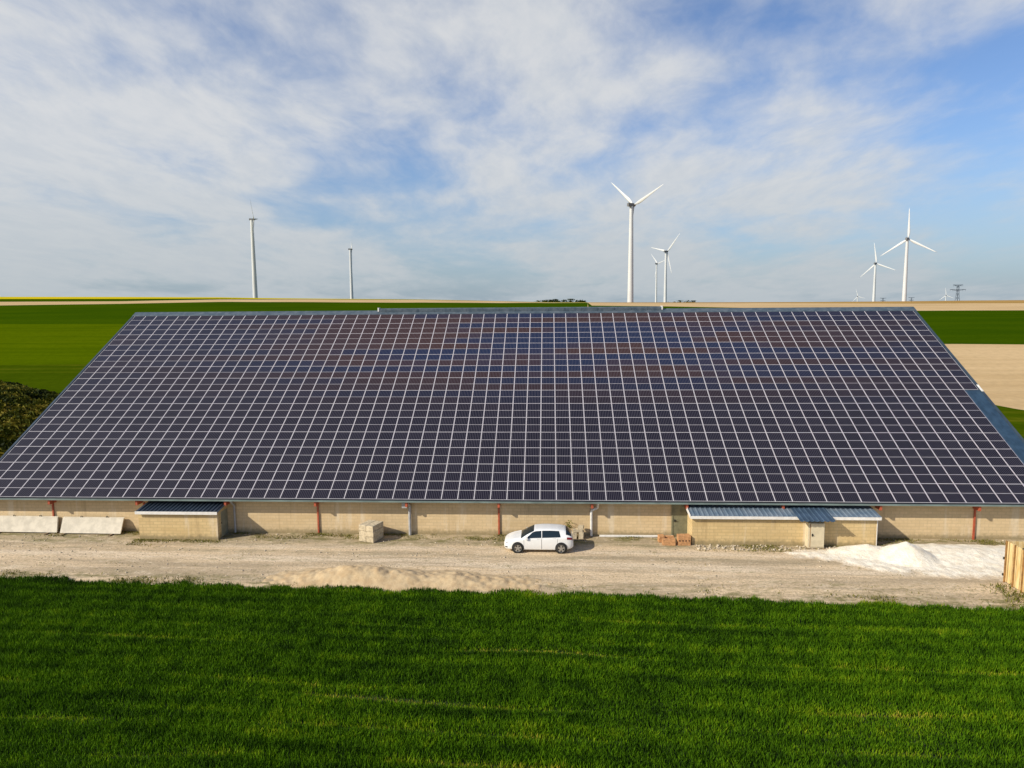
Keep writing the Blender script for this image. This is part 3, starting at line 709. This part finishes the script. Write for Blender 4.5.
# rubble behind the car
for (cx, cz, wx, h, cy, a, lab) in ((2.22, 0, .26, .44, 44.50, 4, 'left upright block of the small block pile behind the white car'),
                                (2.66, 0, .30, .46, 44.46, -6, 'right upright block of the small block pile behind the white car'),
                                (2.42, .455, .62, .17, 44.50, 3, 'flat slab bridging two upright blocks behind the white car'),
                                (2.64, .635, .34, .20, 44.52, -10, 'topmost block of the small pile behind the white car')):
    o = bevel_box(rotbox(cx, cy, cz, wx, .42, h, R(a)), .015).build('rubble_block', M_BLOCK); tag(o, lab, 'block', 'blocks piled behind the car')
o = bevel_box(rotbox(2.45, 44.12, .0, .95, .10, .05, R(4)), .008).build('plank', M_TIMBER); tag(o, 'brown plank lying in front of the small block pile behind the car', 'plank')
o = bevel_box(rotbox(6.2, 44.80, .02, 4.7, .10, .12, R(.6)), .012).build('plank', M_WHITE); tag(o, 'long pale plank lying along the foot of the barn wall left of the olive door', 'plank')
# hollow terracotta blocks
def hollow(cx, cy, z0, wx, dy, h, a, nx, nz, lab):
    t = thing('hollow_brick', (cx, cy, z0), lab, 'brick', 'terracotta blocks by the door')
    bevel_box(rotbox(cx, cy, z0, wx, dy, h, a), .012).build('clay_body', M_TERRA, t)
    m = MB()
    for i in range(nx):
        for j in range(nz):
            x = -wx/2+wx*(i+.5)/nx; z = z0+h*(j+.5)/nz; hx = .045; hz = .05; yy = -dy/2-.006
            ca, sa = math.cos(a), math.sin(a)
            m.add([(cx+(x+sx_*hx)*ca-yy*sa, cy+(x+sx_*hx)*sa+yy*ca, z+sz_*hz) for sx_, sz_ in ((-1, -1), (1, -1), (1, 1), (-1, 1))], [(0, 1, 2, 3)])
    if nz: m.build('hollow', M_TERRAD, t)
hollow(8.05, 43.45, .0, .80, .42, .34, R(-3), 4, 0, 'long low terracotta block in front, middle of the orange pieces by the olive door')
hollow(7.66, 44.0, .0, .36, .40, .42, R(6), 2, 0, 'small terracotta block at left end of the orange pieces by the olive door')
hollow(8.15, 44.05, .0, .62, .26, .36, R(-4), 3, 0, 'brown terracotta block lying behind the long low orange one')
hollow(8.98, 43.50, .0, .78, .46, .62, R(2), 4, 1, 'largest terracotta block of the orange pieces, against the corner of the long lean-to')
# wooden crate at the right edge
cr_ = thing('wooden_crate', (26.1, 35.9, 0), 'tall open crate of pale upright boards at right edge of the yard', 'crate')
x0, x1, y0, y1, zt = 24.93, 27.4, 33.2, 37.95, 2.27
k = 0; y = y0
while y < y1-.1:
    wd = .27+.05*random.random(); MB().box(x0+random.uniform(-.012, .012), x0+.045, y+.012, min(y+wd, y1), .05, zt-random.uniform(0, .05)).build('board', M_WOOD, cr_); y += wd+.06
x = x0+.06
while x < x1-.1:
    wd = .3; MB().box(x, min(x+wd, x1), y1-.04, y1, .05, zt-.02).build('board', M_WOOD, cr_)
    MB().box(x, min(x+wd, x1), y0, y0+.04, .05, zt-.02).build('board', M_WOOD, cr_); x += wd+.025
MB().box(x1-.045, x1, y0+.05, y1-.05, .05, zt-.02).build('side_panel', M_WOOD, cr_)
for yy in (y1-.06, y1-.75, y1-1.45, y0+2.5, y0+1.7, y0+.8, y0-.02): MB().box(x0-.07, x0-.014, yy, yy+.08, .0, zt+.02).build('post', M_WOODD, cr_)
MB().box(x0+.05, x1-.05, y0+.05, y1-.05, 1.80, 1.9).build('cover', M_CRATEIN, cr_)
for zz in (.35, 1.25):
    MB().box(x0-.12, x0-.02, y1+.005, y1+.07, zz, zz+.12).build('hinge', M_BLACK, cr_)

def heap(name, x0, x1, y0, y1, step, fn, mat, label, cat):
    xs_ = np.arange(x0, x1+step, step); ys_ = np.arange(y0, y1+step, step)
    Xg, Yg = np.meshgrid(xs_, ys_, indexing='ij'); Z = fn(Xg, Yg)
    nx, ny = Xg.shape
    V = np.stack([Xg, Yg, Z], -1).reshape(-1, 3)
    i, j = np.meshgrid(np.arange(nx-1), np.arange(ny-1), indexing='ij')
    Fc = np.stack([i*ny+j, (i+1)*ny+j, (i+1)*ny+j+1, i*ny+j+1], -1).reshape(-1, 4)
    keep = V[Fc][:, :, 2].max(1) > -.04; Fc = Fc[keep]
    used = np.unique(Fc); mp = np.full(len(V), -1); mp[used] = np.arange(len(used))
    base = np.array([(x0+x1)/2, (y0+y1)/2, 0])
    o = np_mesh(name, V[used]-base, mp[Fc], mat, loc=base, smooth=True); return tag(o, label, cat)
def vnoise(X, Y, sc, seed):
    """cheap smooth value noise"""
    r_ = np.random.default_rng(seed); G = r_.random((128, 128))
    x = X*sc+500; y = Y*sc+500; xi = np.floor(x).astype(int); yi = np.floor(y).astype(int); fx = x-xi; fy = y-yi
    fx = fx*fx*(3-2*fx); fy = fy*fy*(3-2*fy)
    g = lambda a, b_: G[a % 128, b_ % 128]
    return (g(xi, yi)*(1-fx)+g(xi+1, yi)*fx)*(1-fy)+(g(xi, yi+1)*(1-fx)+g(xi+1, yi+1)*fx)*fy
def fbm(X, Y, sc, seed, o=4): return sum(vnoise(X, Y, sc*2**k, seed+k)*.5**k for k in range(o))/sum(.5**k for k in range(o))
def sandfn(X, Y):
    top = np.interp(X, [-16.5, -14.3, -12.2, -10.6, -8.6, -7.2, -5.9, -4.6, -3.2, -1.6, -.2, 1.5], [-.1, .10, .50, .84, .78, .64, .40, .52, .24, .16, .08, -.1])
    yc = edge(X)+1.55+.25*(vnoise(X, Y*0, .4, 3)-.5)
    prof = np.exp(-((Y-yc)/1.15)**2)
    return .84*top*prof*(.72+.56*fbm(X, Y, .8, 11))+(fbm(X, Y, 3.2, 31, 5)-.5)*.24*np.clip(prof*1.2, 0, 1)-.07+.04*prof
heap('sand_heap', -16.5, 1.5, 33.6, 39.8, .09, sandfn, M_SAND, 'long low heap of sandy soil along the edge of the green crop', 'soil heap')
def chalkfn(X, Y):
    yc = np.interp(X, [14, 16, 18, 20, 22, 24, 26, 30], [42.3, 41.9, 41.55, 41.1, 41.0, 41.0, 41.0, 41.0]); hw = np.interp(X, [14, 15.2, 16.5, 19, 21, 24, 27, 30], [.0, .55, 1.05, 1.85, 2.2, 2.7, 2.8, 2.6])
    e = (hw-np.abs(Y-yc))+(fbm(X, Y, .8, 51)-.5)*1.5
    apron = np.clip(e*.12, -.1, .07)
    r_ = np.hypot((X-21.5)/1.15, Y-41.5); cone = np.clip(.98-r_*.60, 0, 2)
    r2 = np.hypot((X-19.6)/1.7, Y-42.3); c2 = np.clip(.46-r2*.34, 0, 2)
    r3 = np.hypot((X-18.6)/1.2, Y-42.6); c3 = np.clip(.26-r3*.3, 0, 2)
    r4 = np.hypot((X-25.2)/2.6, Y-42.2); c4 = np.clip(.34-r4*.15, 0, 2)
    return apron+np.maximum.reduce([cone, c2, c3, c4])*(.88+.22*fbm(X, Y, 1.3, 71))+(fbm(X, Y, 3., 91)-.5)*.09
heap('chalk_heap', 14.2, 30, 37.2, 44.6, .09, chalkfn, M_CHALK, 'bright white heap of crushed chalk spread out in front of the long lean-to', 'chalk heap')

# loose stones (uncountable) over the yard
def stones():
    n = 3600
    x = rng.uniform(-40, 34, n); y = edge(x)+.6+(45-edge(x)-.7)*rng.random(n)**np.where(rng.random(n) < .5, .5, 1.6)
    d = fbm(x, y, .5, 21); keep = d+rng.random(n)*.25 > .56; keep |= (x > 14) & (x < 22) & (y > 42.2) & (rng.random(n) < .9)
    x, y = x[keep], y[keep]; n = len(x); r_ = .015+.065*rng.random(n)**3.5
    xe = rng.uniform(9.6, 21, 420); ye = rng.uniform(42.5, 43.4, 420); x = np.r_[x, xe]; y = np.r_[y, ye]; r_ = np.r_[r_, .03+.09*rng.random(420)**2]; n = len(x)
    oc = np.array([(1, 0, 0), (-1, 0, 0), (0, 1, 0), (0, -1, 0), (0, 0, 1), (0, 0, -1)], float)
    V = oc[None]*r_[:, None, None]*rng.uniform(.6, 1.4, (n, 6, 3)); V[:, :, 2] *= .7
    V += np.stack([x, y, r_*.2], 1)[:, None, :]
    fo_ = np.array([(0, 2, 4), (2, 1, 4), (1, 3, 4), (3, 0, 4), (2, 0, 5), (1, 2, 5), (3, 1, 5), (0, 3, 5)])
    Fc = (fo_[None]+(np.arange(n)*6)[:, None, None]).reshape(-1, 3)
    o = np_mesh('gravel', V.reshape(-1, 3), Fc, M_STONE); o['kind'] = 'stuff'; tag(o, 'loose pale stones scattered over the dirt yard', 'gravel', kind='stuff')
stones()

# ------------------------------------------------------------ crop and weeds (uncountable blades)
def leaf_material(name, stops, trans=.25):
    m, nt, b = principled(name, .75); b.inputs['Specular IOR Level'].default_value = .12
    a = N(nt, 'ShaderNodeAttribute', attribute_name='tint')
    rp = N(nt, 'ShaderNodeValToRGB'); nt.links.new(a.outputs['Fac'], rp.inputs[0])
    el = rp.color_ramp.elements
    while len(el) < len(stops): el.new(.5)
    for e, (p, c) in zip(el, stops): e.position = p; e.color = rgb(*c)
    nt.links.new(rp.outputs[0], b.inputs['Base Color'])
    tr = N(nt, 'ShaderNodeBsdfTranslucent'); nt.links.new(rp.outputs[0], tr.inputs[0])
    mx = N(nt, 'ShaderNodeMixShader'); mx.inputs[0].default_value = trans
    nt.links.new(b.outputs[0], mx.inputs[1]); nt.links.new(tr.outputs[0], mx.inputs[2])
    nt.links.new(mx.outputs[0], nt.nodes['Material Output'].inputs[0])
    return m
M_CROP = leaf_material('crop_blades', [(0, (.014, .042, .001)), (.35, (.060, .148, .0015)), (.6, (.108, .215, .003)), (.85, (.22, .31, .006)), (1, (.40, .34, .04))])
M_WEED = leaf_material('weed_leaves', [(0, (.06, .085, .008)), (.45, (.15, .15, .02)), (1, (.34, .27, .11))])
M_SCRUB = leaf_material('scrub_leaves', [(0, (.010, .017, .002)), (.45, (.032, .044, .003)), (.7, (.10, .105, .008)), (1, (.25, .20, .03))])
M_TREE = leaf_material('tree_leaves', [(0, (.012, .028, .008)), (1, (.05, .075, .015))])
def blades(x, y, z, h, wd, tint, lean=.35):
    n = len(x); th = rng.uniform(0, 2*np.pi, n); ph = rng.uniform(0, 2*np.pi, n); ln = lean*h*rng.random(n)
    dx, dy = np.cos(th)*wd/2, np.sin(th)*wd/2; lx, ly = np.cos(ph)*ln, np.sin(ph)*ln
    b0 = np.stack([x, y, z], 1)
    m1 = np.stack([x-dx+lx*.35, y-dy+ly*.35, z+h*.55], 1); m2 = np.stack([x+dx+lx*.35, y+dy+ly*.35, z+h*.55], 1)
    tp = np.stack([x+lx, y+ly, z+h*np.where(rng.random(n) < .3, .85, 1.)], 1)
    V = np.stack([b0, m2, tp, m1], 1).reshape(-1, 3)
    return V, np.arange(4*n).reshape(n, 4), np.repeat(tint, 4)
def crop():
    n = 1400000
    y = 14+27*rng.random(n); x = rng.uniform(-38, 33, n)
    # a band wide enough for steps to the side, but no wider than the view needs close in
    e = edge(x)+(vnoise(x, y*0, 1.1, 5)-.5)*.5+(vnoise(x, y*0, 4., 6)-.5)*.25
    keep = (y < e) & (np.abs(x-CX) < y*.86+5)
    x, y = x[keep], y[keep]; n = len(x)
    yy = y+.040*x
    patch = fbm(x, y, .22, 101); small = fbm(x*1.3, y, 1.7, 131, 3)
    line = np.zeros(n); 
    for y0_, st in ((24.0, .3), (26.1, .3), (30.0, .3), (22.9, .6), (25.05, 1.35), (28.9, 1.3), (31.0, .45), (32.6, .4), (34.2, .35), (21.2, .7)):
        wob = (vnoise(x, x*0, .13, int(y0_*7))-.5)*.9
        on = np.clip((vnoise(x, x*0, .16, int(y0_*13)+1)-.22)*2.2, 0, 1)
        line = np.maximum(line, st*on*np.exp(-((yy-y0_-wob)/.17)**2))
    band = fbm(x*.12, yy*1.15, 1., 171, 3)
    corner = np.clip(1-np.hypot((x-13.)/4.5, (y-24.3)/1.6), 0, 1)*1.1
    far = np.clip((y-(edge(x)-.8))/.8, 0, 1)*np.clip((x-6)/10, 0, 1)
    hh = (.17+.16*rng.random(n))*(.7+.6*patch)*(1-.5*np.minimum(line, 1))*(1-.35*corner)
    tint = .15+.40*rng.random(n)**1.3+(patch-.5)*.3+(small-.5)*.55+.10*np.sin(yy*5.6+4*vnoise(x, x*0, .15, 77))*(.4+patch)+(band-.5)*.42+.72*line*rng.random(n)**.5+.35*corner*rng.random(n)+.45*far*rng.random(n)
    tint = tint+.05*np.clip((x+5)/25, -1, 1)
    keep = rng.random(n) > .40*np.minimum(line, 1)
    x, y, hh, tint = x[keep], y[keep], hh[keep], tint[keep]
    V, Fc, tt = blades(x, y, np.zeros(len(x))-.01, hh, .018+.021*rng.random(len(x)), np.clip(tint, 0, 1), .45)
    o = np_mesh('wheat_crop', V, Fc, M_CROP, {'tint': tt}); tag(o, 'dense dark green young cereal crop filling the foreground', 'crop', kind='stuff')
crop()
def weeds():
    xs_, ys_, hs_, ts_ = [], [], [], []
    def add(n, x, y, h, t): xs_.append(x); ys_.append(y); hs_.append(h*rng.uniform(.5, 1.2, n)); ts_.append(np.clip(t+rng.normal(0, .2, n), 0, 1))
    n = 26000; x = rng.uniform(-40, 32, n); y = YW-.1-1.1*rng.random(n)**1.6
    inA = (x > -26.2) & (x < -20.5); inB = (x > 9.3) & (x < 20.9); y = np.where(inA | inB, y-1.55, y)
    k = fbm(x, y*2, .5, 201, 5) > .50+.16*rng.random(n)**.6; k &= rng.random(n) < .7; k |= (inA & (rng.random(n) < .5) & (x > -26) & (y > 42.9))
    x, y = x[k], y[k]; add(len(x), x, y, .12, np.where(inA[k], .55, .6))
    n = 9000; x = rng.uniform(-40, 24, n); y = edge(x)+.1+1.1*rng.random(n)**2; k = fbm(x, y*1.5, .8, 211, 5) > .54+.14*rng.random(n); x, y = x[k], y[k]; add(len(x), x, y, .15, .5)
    n = 16000; x = rng.uniform(-36, 30, n); y = edge(x)+.6+7*rng.random(n); k = (fbm(x, y*2.5, .45, 221, 5) > .59+.13*rng.random(n)**.6) & (rng.random(n) < .6); k |= (x > 10) & (y < edge(x)+2.6) & (fbm(x, y, 1.1, 231) > .58+.1*rng.random(n)); x, y = x[k], y[k]; add(len(x), x, y, .08, .7)
    n = 500; x = rng.normal(24.3, .5, n); y = rng.uniform(33.5, 37.4, n); add(n, x, y, .25, .3)
    x, y, h, t = map(np.concatenate, (xs_, ys_, hs_, ts_))
    bad = ((x > -2.3) & (x < 2.3) & (y > 41.5) & (y < 43.6)) | ((x > 24.9) & (y < 38)); x, y, h, t = x[~bad], y[~bad], h[~bad], t[~bad]
    V, Fc, tt = blades(x, y, np.zeros(len(x))-.01, h, .028+.03*rng.random(len(x)), t, .9)
    o = np_mesh('weeds', V, Fc, M_WEED, {'tint': tt}); tag(o, 'patchy low weeds along the wall foot and the track edges', 'weeds', kind='stuff')
weeds()
def leafquads(c, size, tint):
    n = len(c); a = rng.normal(size=(n, 3)); a /= np.linalg.norm(a, axis=1)[:, None]; b_ = rng.normal(size=(n, 3)); b_ -= (b_*a).sum(1)[:, None]*a; b_ /= np.linalg.norm(b_, axis=1)[:, None]
    s = size[:, None]*rng.uniform(.6, 1.3, (n, 1))
    V = np.stack([c-a*s, c+b_*s*.6, c+a*s, c-b_*s*.6], 1).reshape(-1, 3)
    return V, np.arange(4*n).reshape(n, 4), np.repeat(tint, 4)
# bushy plant beside the rubble
c = rng.normal(size=(160, 3))*np.array([.11, .09, .15])+np.array([1.86, 44.62, .78]); c[:, 2] = np.maximum(c[:, 2], .45)
pl = thing('weed_plant', (1.86, 44.62, 0), 'small bright green plant growing against the barn wall left of the block pile', 'plant')
V, Fc, tt = leafquads(c-np.array([1.86, 44.62, 0]), np.full(160, .05), np.clip(rng.normal(.5, .2, 160), 0, 1)); np_mesh('foliage', V, Fc, M_WEED, {'tint': tt}, (1.86, 44.62, 0), pl)
MB().tube((1.86, 44.62, 0), (1.86, 44.62, .75), .02, .012, 6).build('stem', M_WEED, pl)

# overgrown bank left of the barn
def bank():
    x0, x1, y0, y1 = -100., -39.5, 52., 92.
    def fn(X, Y):
        top = np.interp(X, [-100, -75, -62, -56, -52.5, -49, -46, -43, -40, -38], [7.5, 8.0, 7.3, 5.9, 4.6, 3.3, 2.1, .8, -.1, -.4])
        return top*np.clip(np.cos(np.clip((Y-72)/19., -1, 1)*np.pi/2), 0, 1)**.9*(.94+.12*fbm(X, Y, .25, 301))+(fbm(X, Y, .6, 311)-.5)*.7-.1
    o = heap('overgrown_bank', x0, x1, y0, y1, .6, fn, simple('bank_soil', (.022, .030, .008), .95, .4, .6), 'dark overgrown earth bank rising beyond the left edge of the barn roof', 'earth bank')
    n = 60000; x = rng.uniform(-66, x1, n); y = rng.uniform(y0, y1-14, n); z = fn(x, y); k = z > .0; x, y, z = x[k], y[k], z[k]; n = len(x)
    c_ = np.stack([x, y, z+.12*rng.random(n)+.25*np.clip(fbm(x, y, .9, 331)-.5, 0, 1)], 1); base = WORLD[o.name]
    t = .15+.45*rng.random(n)**1.5+(fbm(x, y, .5, 341)-.5)*1.7+np.where(rng.random(n) < .12, .3, 0)+.35*np.clip(1-np.abs(y-72)/3., 0, 1)*rng.random(n)
    V, Fc, tt = leafquads(c_-base, .12+.24*rng.random(n)**2, np.clip(t, 0, 1))
    s = np_mesh('scrub', V, Fc, M_SCRUB, {'tint': tt}, base, o); s['kind'] = 'stuff'
bank()

# ------------------------------------------------------------ wind turbines
def turbine(u, v, D, axis_az, th0, RB, label, tf=1.):
    hub = at_depth(u, v, D); az = R(axis_az); ax = np.array([math.sin(az), math.cos(az), 0]); hr = np.array([math.cos(az), -math.sin(az), 0]); up = np.array([0, 0, 1.])
    tw = hub-ax*3.2; gz_ = float(ground_z(tw[0], tw[1]))
    root = thing('wind_turbine', (tw[0], tw[1], gz_), label, 'wind turbine', 'white wind turbines on the skyline')
    k = RB/41.; m = MB(); zt = tw[2]-1.2*k
    m.tube((tw[0], tw[1], gz_-1), (tw[0], tw[1], zt), 3.1*k*tf, 1.75*k*tf, 28, caps=False)
    m.build('tower', M_TURB, root, smooth=True)
    n_ = MB(); wn = 1.65*k
    def c(a, b_, z): return tuple(hub+ax*a*k+hr*b_*k+up*z*k)
    n_.hexa([c(-8, -1.2, -1.4), c(-1.4, -1.7, -1.75), c(-1.4, 1.7, -1.75), c(-8, 1.2, -1.4), c(-8, -1.1, 1.5), c(-1.4, -1.6, 1.75), c(-1.4, 1.6, 1.75), c(-8, 1.1, 1.5)])
    n_.hexa([c(-6.8, -.3, 1.4), c(-6.2, -.3, 1.5), c(-6.2, .3, 1.5), c(-6.8, .3, 1.4), c(-6.8, -.3, 2.4), c(-6.2, -.3, 2.4), c(-6.2, .3, 2.4), c(-6.8, .3, 2.4)])
    n_.build('nacelle', M_NAC, root)
    h_ = MB(); h_.tube(hub-ax*1.3*k, hub+ax*.8*k, 1.5*k, 1.45*k, 16); h_.tube(hub+ax*.8*k, hub+ax*2.3*k, 1.45*k, .5*k, 16); h_.build('hub', M_NAC, root)
    for i in range(3):
        t = R(th0+120*i); d = up*math.cos(t)+hr*math.sin(t); w_ = -up*math.sin(t)+hr*math.cos(t)
        b_ = MB(); st = [(0, 1.0, 1.0, 0), (.05, 1.0, .95, 0), (.12, 1.75, .62, .35), (.22, 1.95, .42, .45), (.45, 1.4, .28, .3), (.7, .95, .18, .2), (.9, .6, .10, .1), (1., .12, .04, 0)]
        vs = []; nn_ = 10
        for f, ch, tk, off in st:
            p = hub+d*RB*(f+.02)-ax*.0; tw_ = R(14)*(1-f)
            cw = w_*math.cos(tw_)+ax*math.sin(tw_); ct = -w_*math.sin(tw_)+ax*math.cos(tw_)
            for j in range(nn_):
                a = 2*math.pi*j/nn_; vs.append(p+cw*(math.cos(a)*ch+off)*k*.85+ct*math.sin(a)*tk*k*.85)
        fs = [(i2*nn_+j, i2*nn_+(j+1) % nn_, (i2+1)*nn_+(j+1) % nn_, (i2+1)*nn_+j) for i2 in range(len(st)-1) for j in range(nn_)]+[tuple(range(nn_-1, -1, -1)), tuple(range((len(st)-1)*nn_, len(st)*nn_))]
        b_.add(vs, fs); b_.build('blade', M_TURB, root, smooth=True)
turbine(633.8, 205.2, 694, 52, -51, 41, 'largest wind turbine on the skyline, two blades raised and the third straight down')
turbine(908.3, 239.0, 911, 45, -1, 38.5, 'tall wind turbine with a vertical blade, left of the lattice pylon')
turbine(876.4, 263.5, 1296, 52, -9, 38, 'smaller wind turbine with an upright blade, just left of a taller one near the pylon')
turbine(667.2, 251.6, 1270, 52, 44, 41, 'wind turbine right of the largest one, one blade low beside its tower')
turbine(657.4, 263.7, 2050, 58, -44, 41, 'thin distant wind turbine between the largest one and its right neighbour')
turbine(253.8, 219.5, 1120, 78, 38, 36, 'leftmost wind turbine, seen edge-on behind the left part of the roof', 1.5)
turbine(351.6, 249.3, 1700, 72, 62, 41, 'second wind turbine from the left, edge-on with hardly any blade showing', 1.4)
turbine(857.8, 296.5, 3900, 45, -15, 41, 'tiny far wind turbine low on the skyline, left of the pair near the pylon')
turbine(946.2, 295.4, 3800, 45, -8, 41, 'tiny far wind turbine low on the skyline beside the lattice pylon')

def pylon(u, vtop, D, hgt, label, w1=9., w2=15.):
    top = at_depth(u, vtop, D); x, y, zt = top; zb = zt-hgt; k = 1
    ang_ = R(10); e = np.array([math.cos(ang_), math.sin(ang_), 0]); f = np.array([-e[1], e[0], 0]); up = np.array([0, 0, 1.])
    zg = float(ground_z(x, y)); root = thing('power_pylon', (x, y, zg), label, 'pylon', 'lattice pylons on the skyline')
    def P_(a, b_, z): return np.array([x, y, 0])+e*a+f*b_+up*z
    m = MB(); hs = np.linspace(zg-.5, zt, 8); ws = np.interp(hs, [zg, zg+(zt-zg)*.6, zt], [4.2, 1.7, 1.2])
    for i in range(7):
        for sa_, sb_ in ((-1, -1), (1, -1), (1, 1), (-1, 1)):
            m.tube(P_(sa_*ws[i], sb_*ws[i], hs[i]), P_(sa_*ws[i+1], sb_*ws[i+1], hs[i+1]), .28, .28, 5)
        for b_ in (-1, 1):
            m.tube(P_(-ws[i], b_*ws[i], hs[i]), P_(ws[i+1], b_*ws[i+1], hs[i+1]), .16, .16, 4); m.tube(P_(ws[i], b_*ws[i], hs[i]), P_(-ws[i+1], b_*ws[i+1], hs[i+1]), .16, .16, 4)
            m.tube(P_(b_*ws[i], -ws[i], hs[i]), P_(b_*ws[i+1], ws[i+1], hs[i+1]), .16, .16, 4)
    m.build('lattice_tower', M_PYLON, root)
    for z, w_ in ((zt, w1), (zt-hgt*.40, w2)):
        a = MB()
        for b_ in (-1, 1):
            a.tube(P_(-w_, 0, z), P_(w_, 0, z), .3, .3, 5) if b_ == 1 else None
            a.tube(P_(-w_, 0, z), P_(-1.2, b_*1.2, z-2.2), .22, .22, 5); a.tube(P_(w_, 0, z), P_(1.2, b_*1.2, z-2.2), .22, .22, 5)
        for q in np.linspace(-w_, w_, 9): a.tube(P_(q, 0, z), P_(q*.86, 0, z-2.2*(1-abs(q)/w_)), .16, .16, 4)
        a.build('crossarm', M_PYLON, root)
        for q in (-w_*.95, w_*.95, -w_*.6, w_*.6): MB().tube(P_(q, 0, z-.2), P_(q, 0, z-3.), .2, .2, 5).build('insulator', M_PYLON, root)
pylon(958.2, 284.8, 1250, 20, 'steel lattice pylon with two crossarms on the right skyline', 9.5, 15.5)
pylon(883.0, 298.0, 2500, 22, 'top of a far lattice pylon peeping over the skyline between two turbines', 12, 10)
pylon(911.5, 297.4, 2500, 22, 'top of a far lattice pylon peeping over the skyline right of the tall turbine', 12, 10)

# ------------------------------------------------------------ far trees on the skyline
def tree(u, v, D, rad, label):
    p = at_depth(u, v, D); gz_ = float(ground_z(p[0], p[1])); root = thing('tree', (p[0], p[1], gz_), label, 'tree', 'far trees on the skyline')
    zt = p[2]; hgt = zt-gz_
    MB().tube((p[0], p[1], gz_-.3), (p[0], p[1], gz_+hgt*.75), .35, .15, 7).build('trunk', M_TIMBER, root)
    n = 900; cl = rng.normal(size=(9, 3))*np.array([rad*.5, rad*.5, hgt*.16])+np.array([0, 0, hgt*.66]); c_ = cl[rng.integers(0, 9, n)]+rng.normal(size=(n, 3))*np.array([rad*.28, rad*.28, hgt*.10])
    c_[:, 2] = np.clip(c_[:, 2], hgt*.25, hgt)
    V, Fc, tt = leafquads(c_, .35+.35*rng.random(n), np.clip(rng.normal(.4, .25, n), 0, 1)); np_mesh('crown', V, Fc, M_TREE, {'tint': tt}, (p[0], p[1], gz_), root)
for u, v in ((538, 300.7), (544, 300.4), (551, 299.9), (557, 299.3), (563, 299.8), (570, 299.1), (577, 300.1), (585, 300.8)): tree(u, v, 760, 4.6, 'dark far tree in the clump on the skyline left of the largest turbine')
for u, v in ((674, 301.0), (680, 300.6), (686, 300.4), (693, 300.7), (700, 301.1)): tree(u, v, 900, 4.6, 'dark far tree in the low clump on the skyline right of the largest turbine')
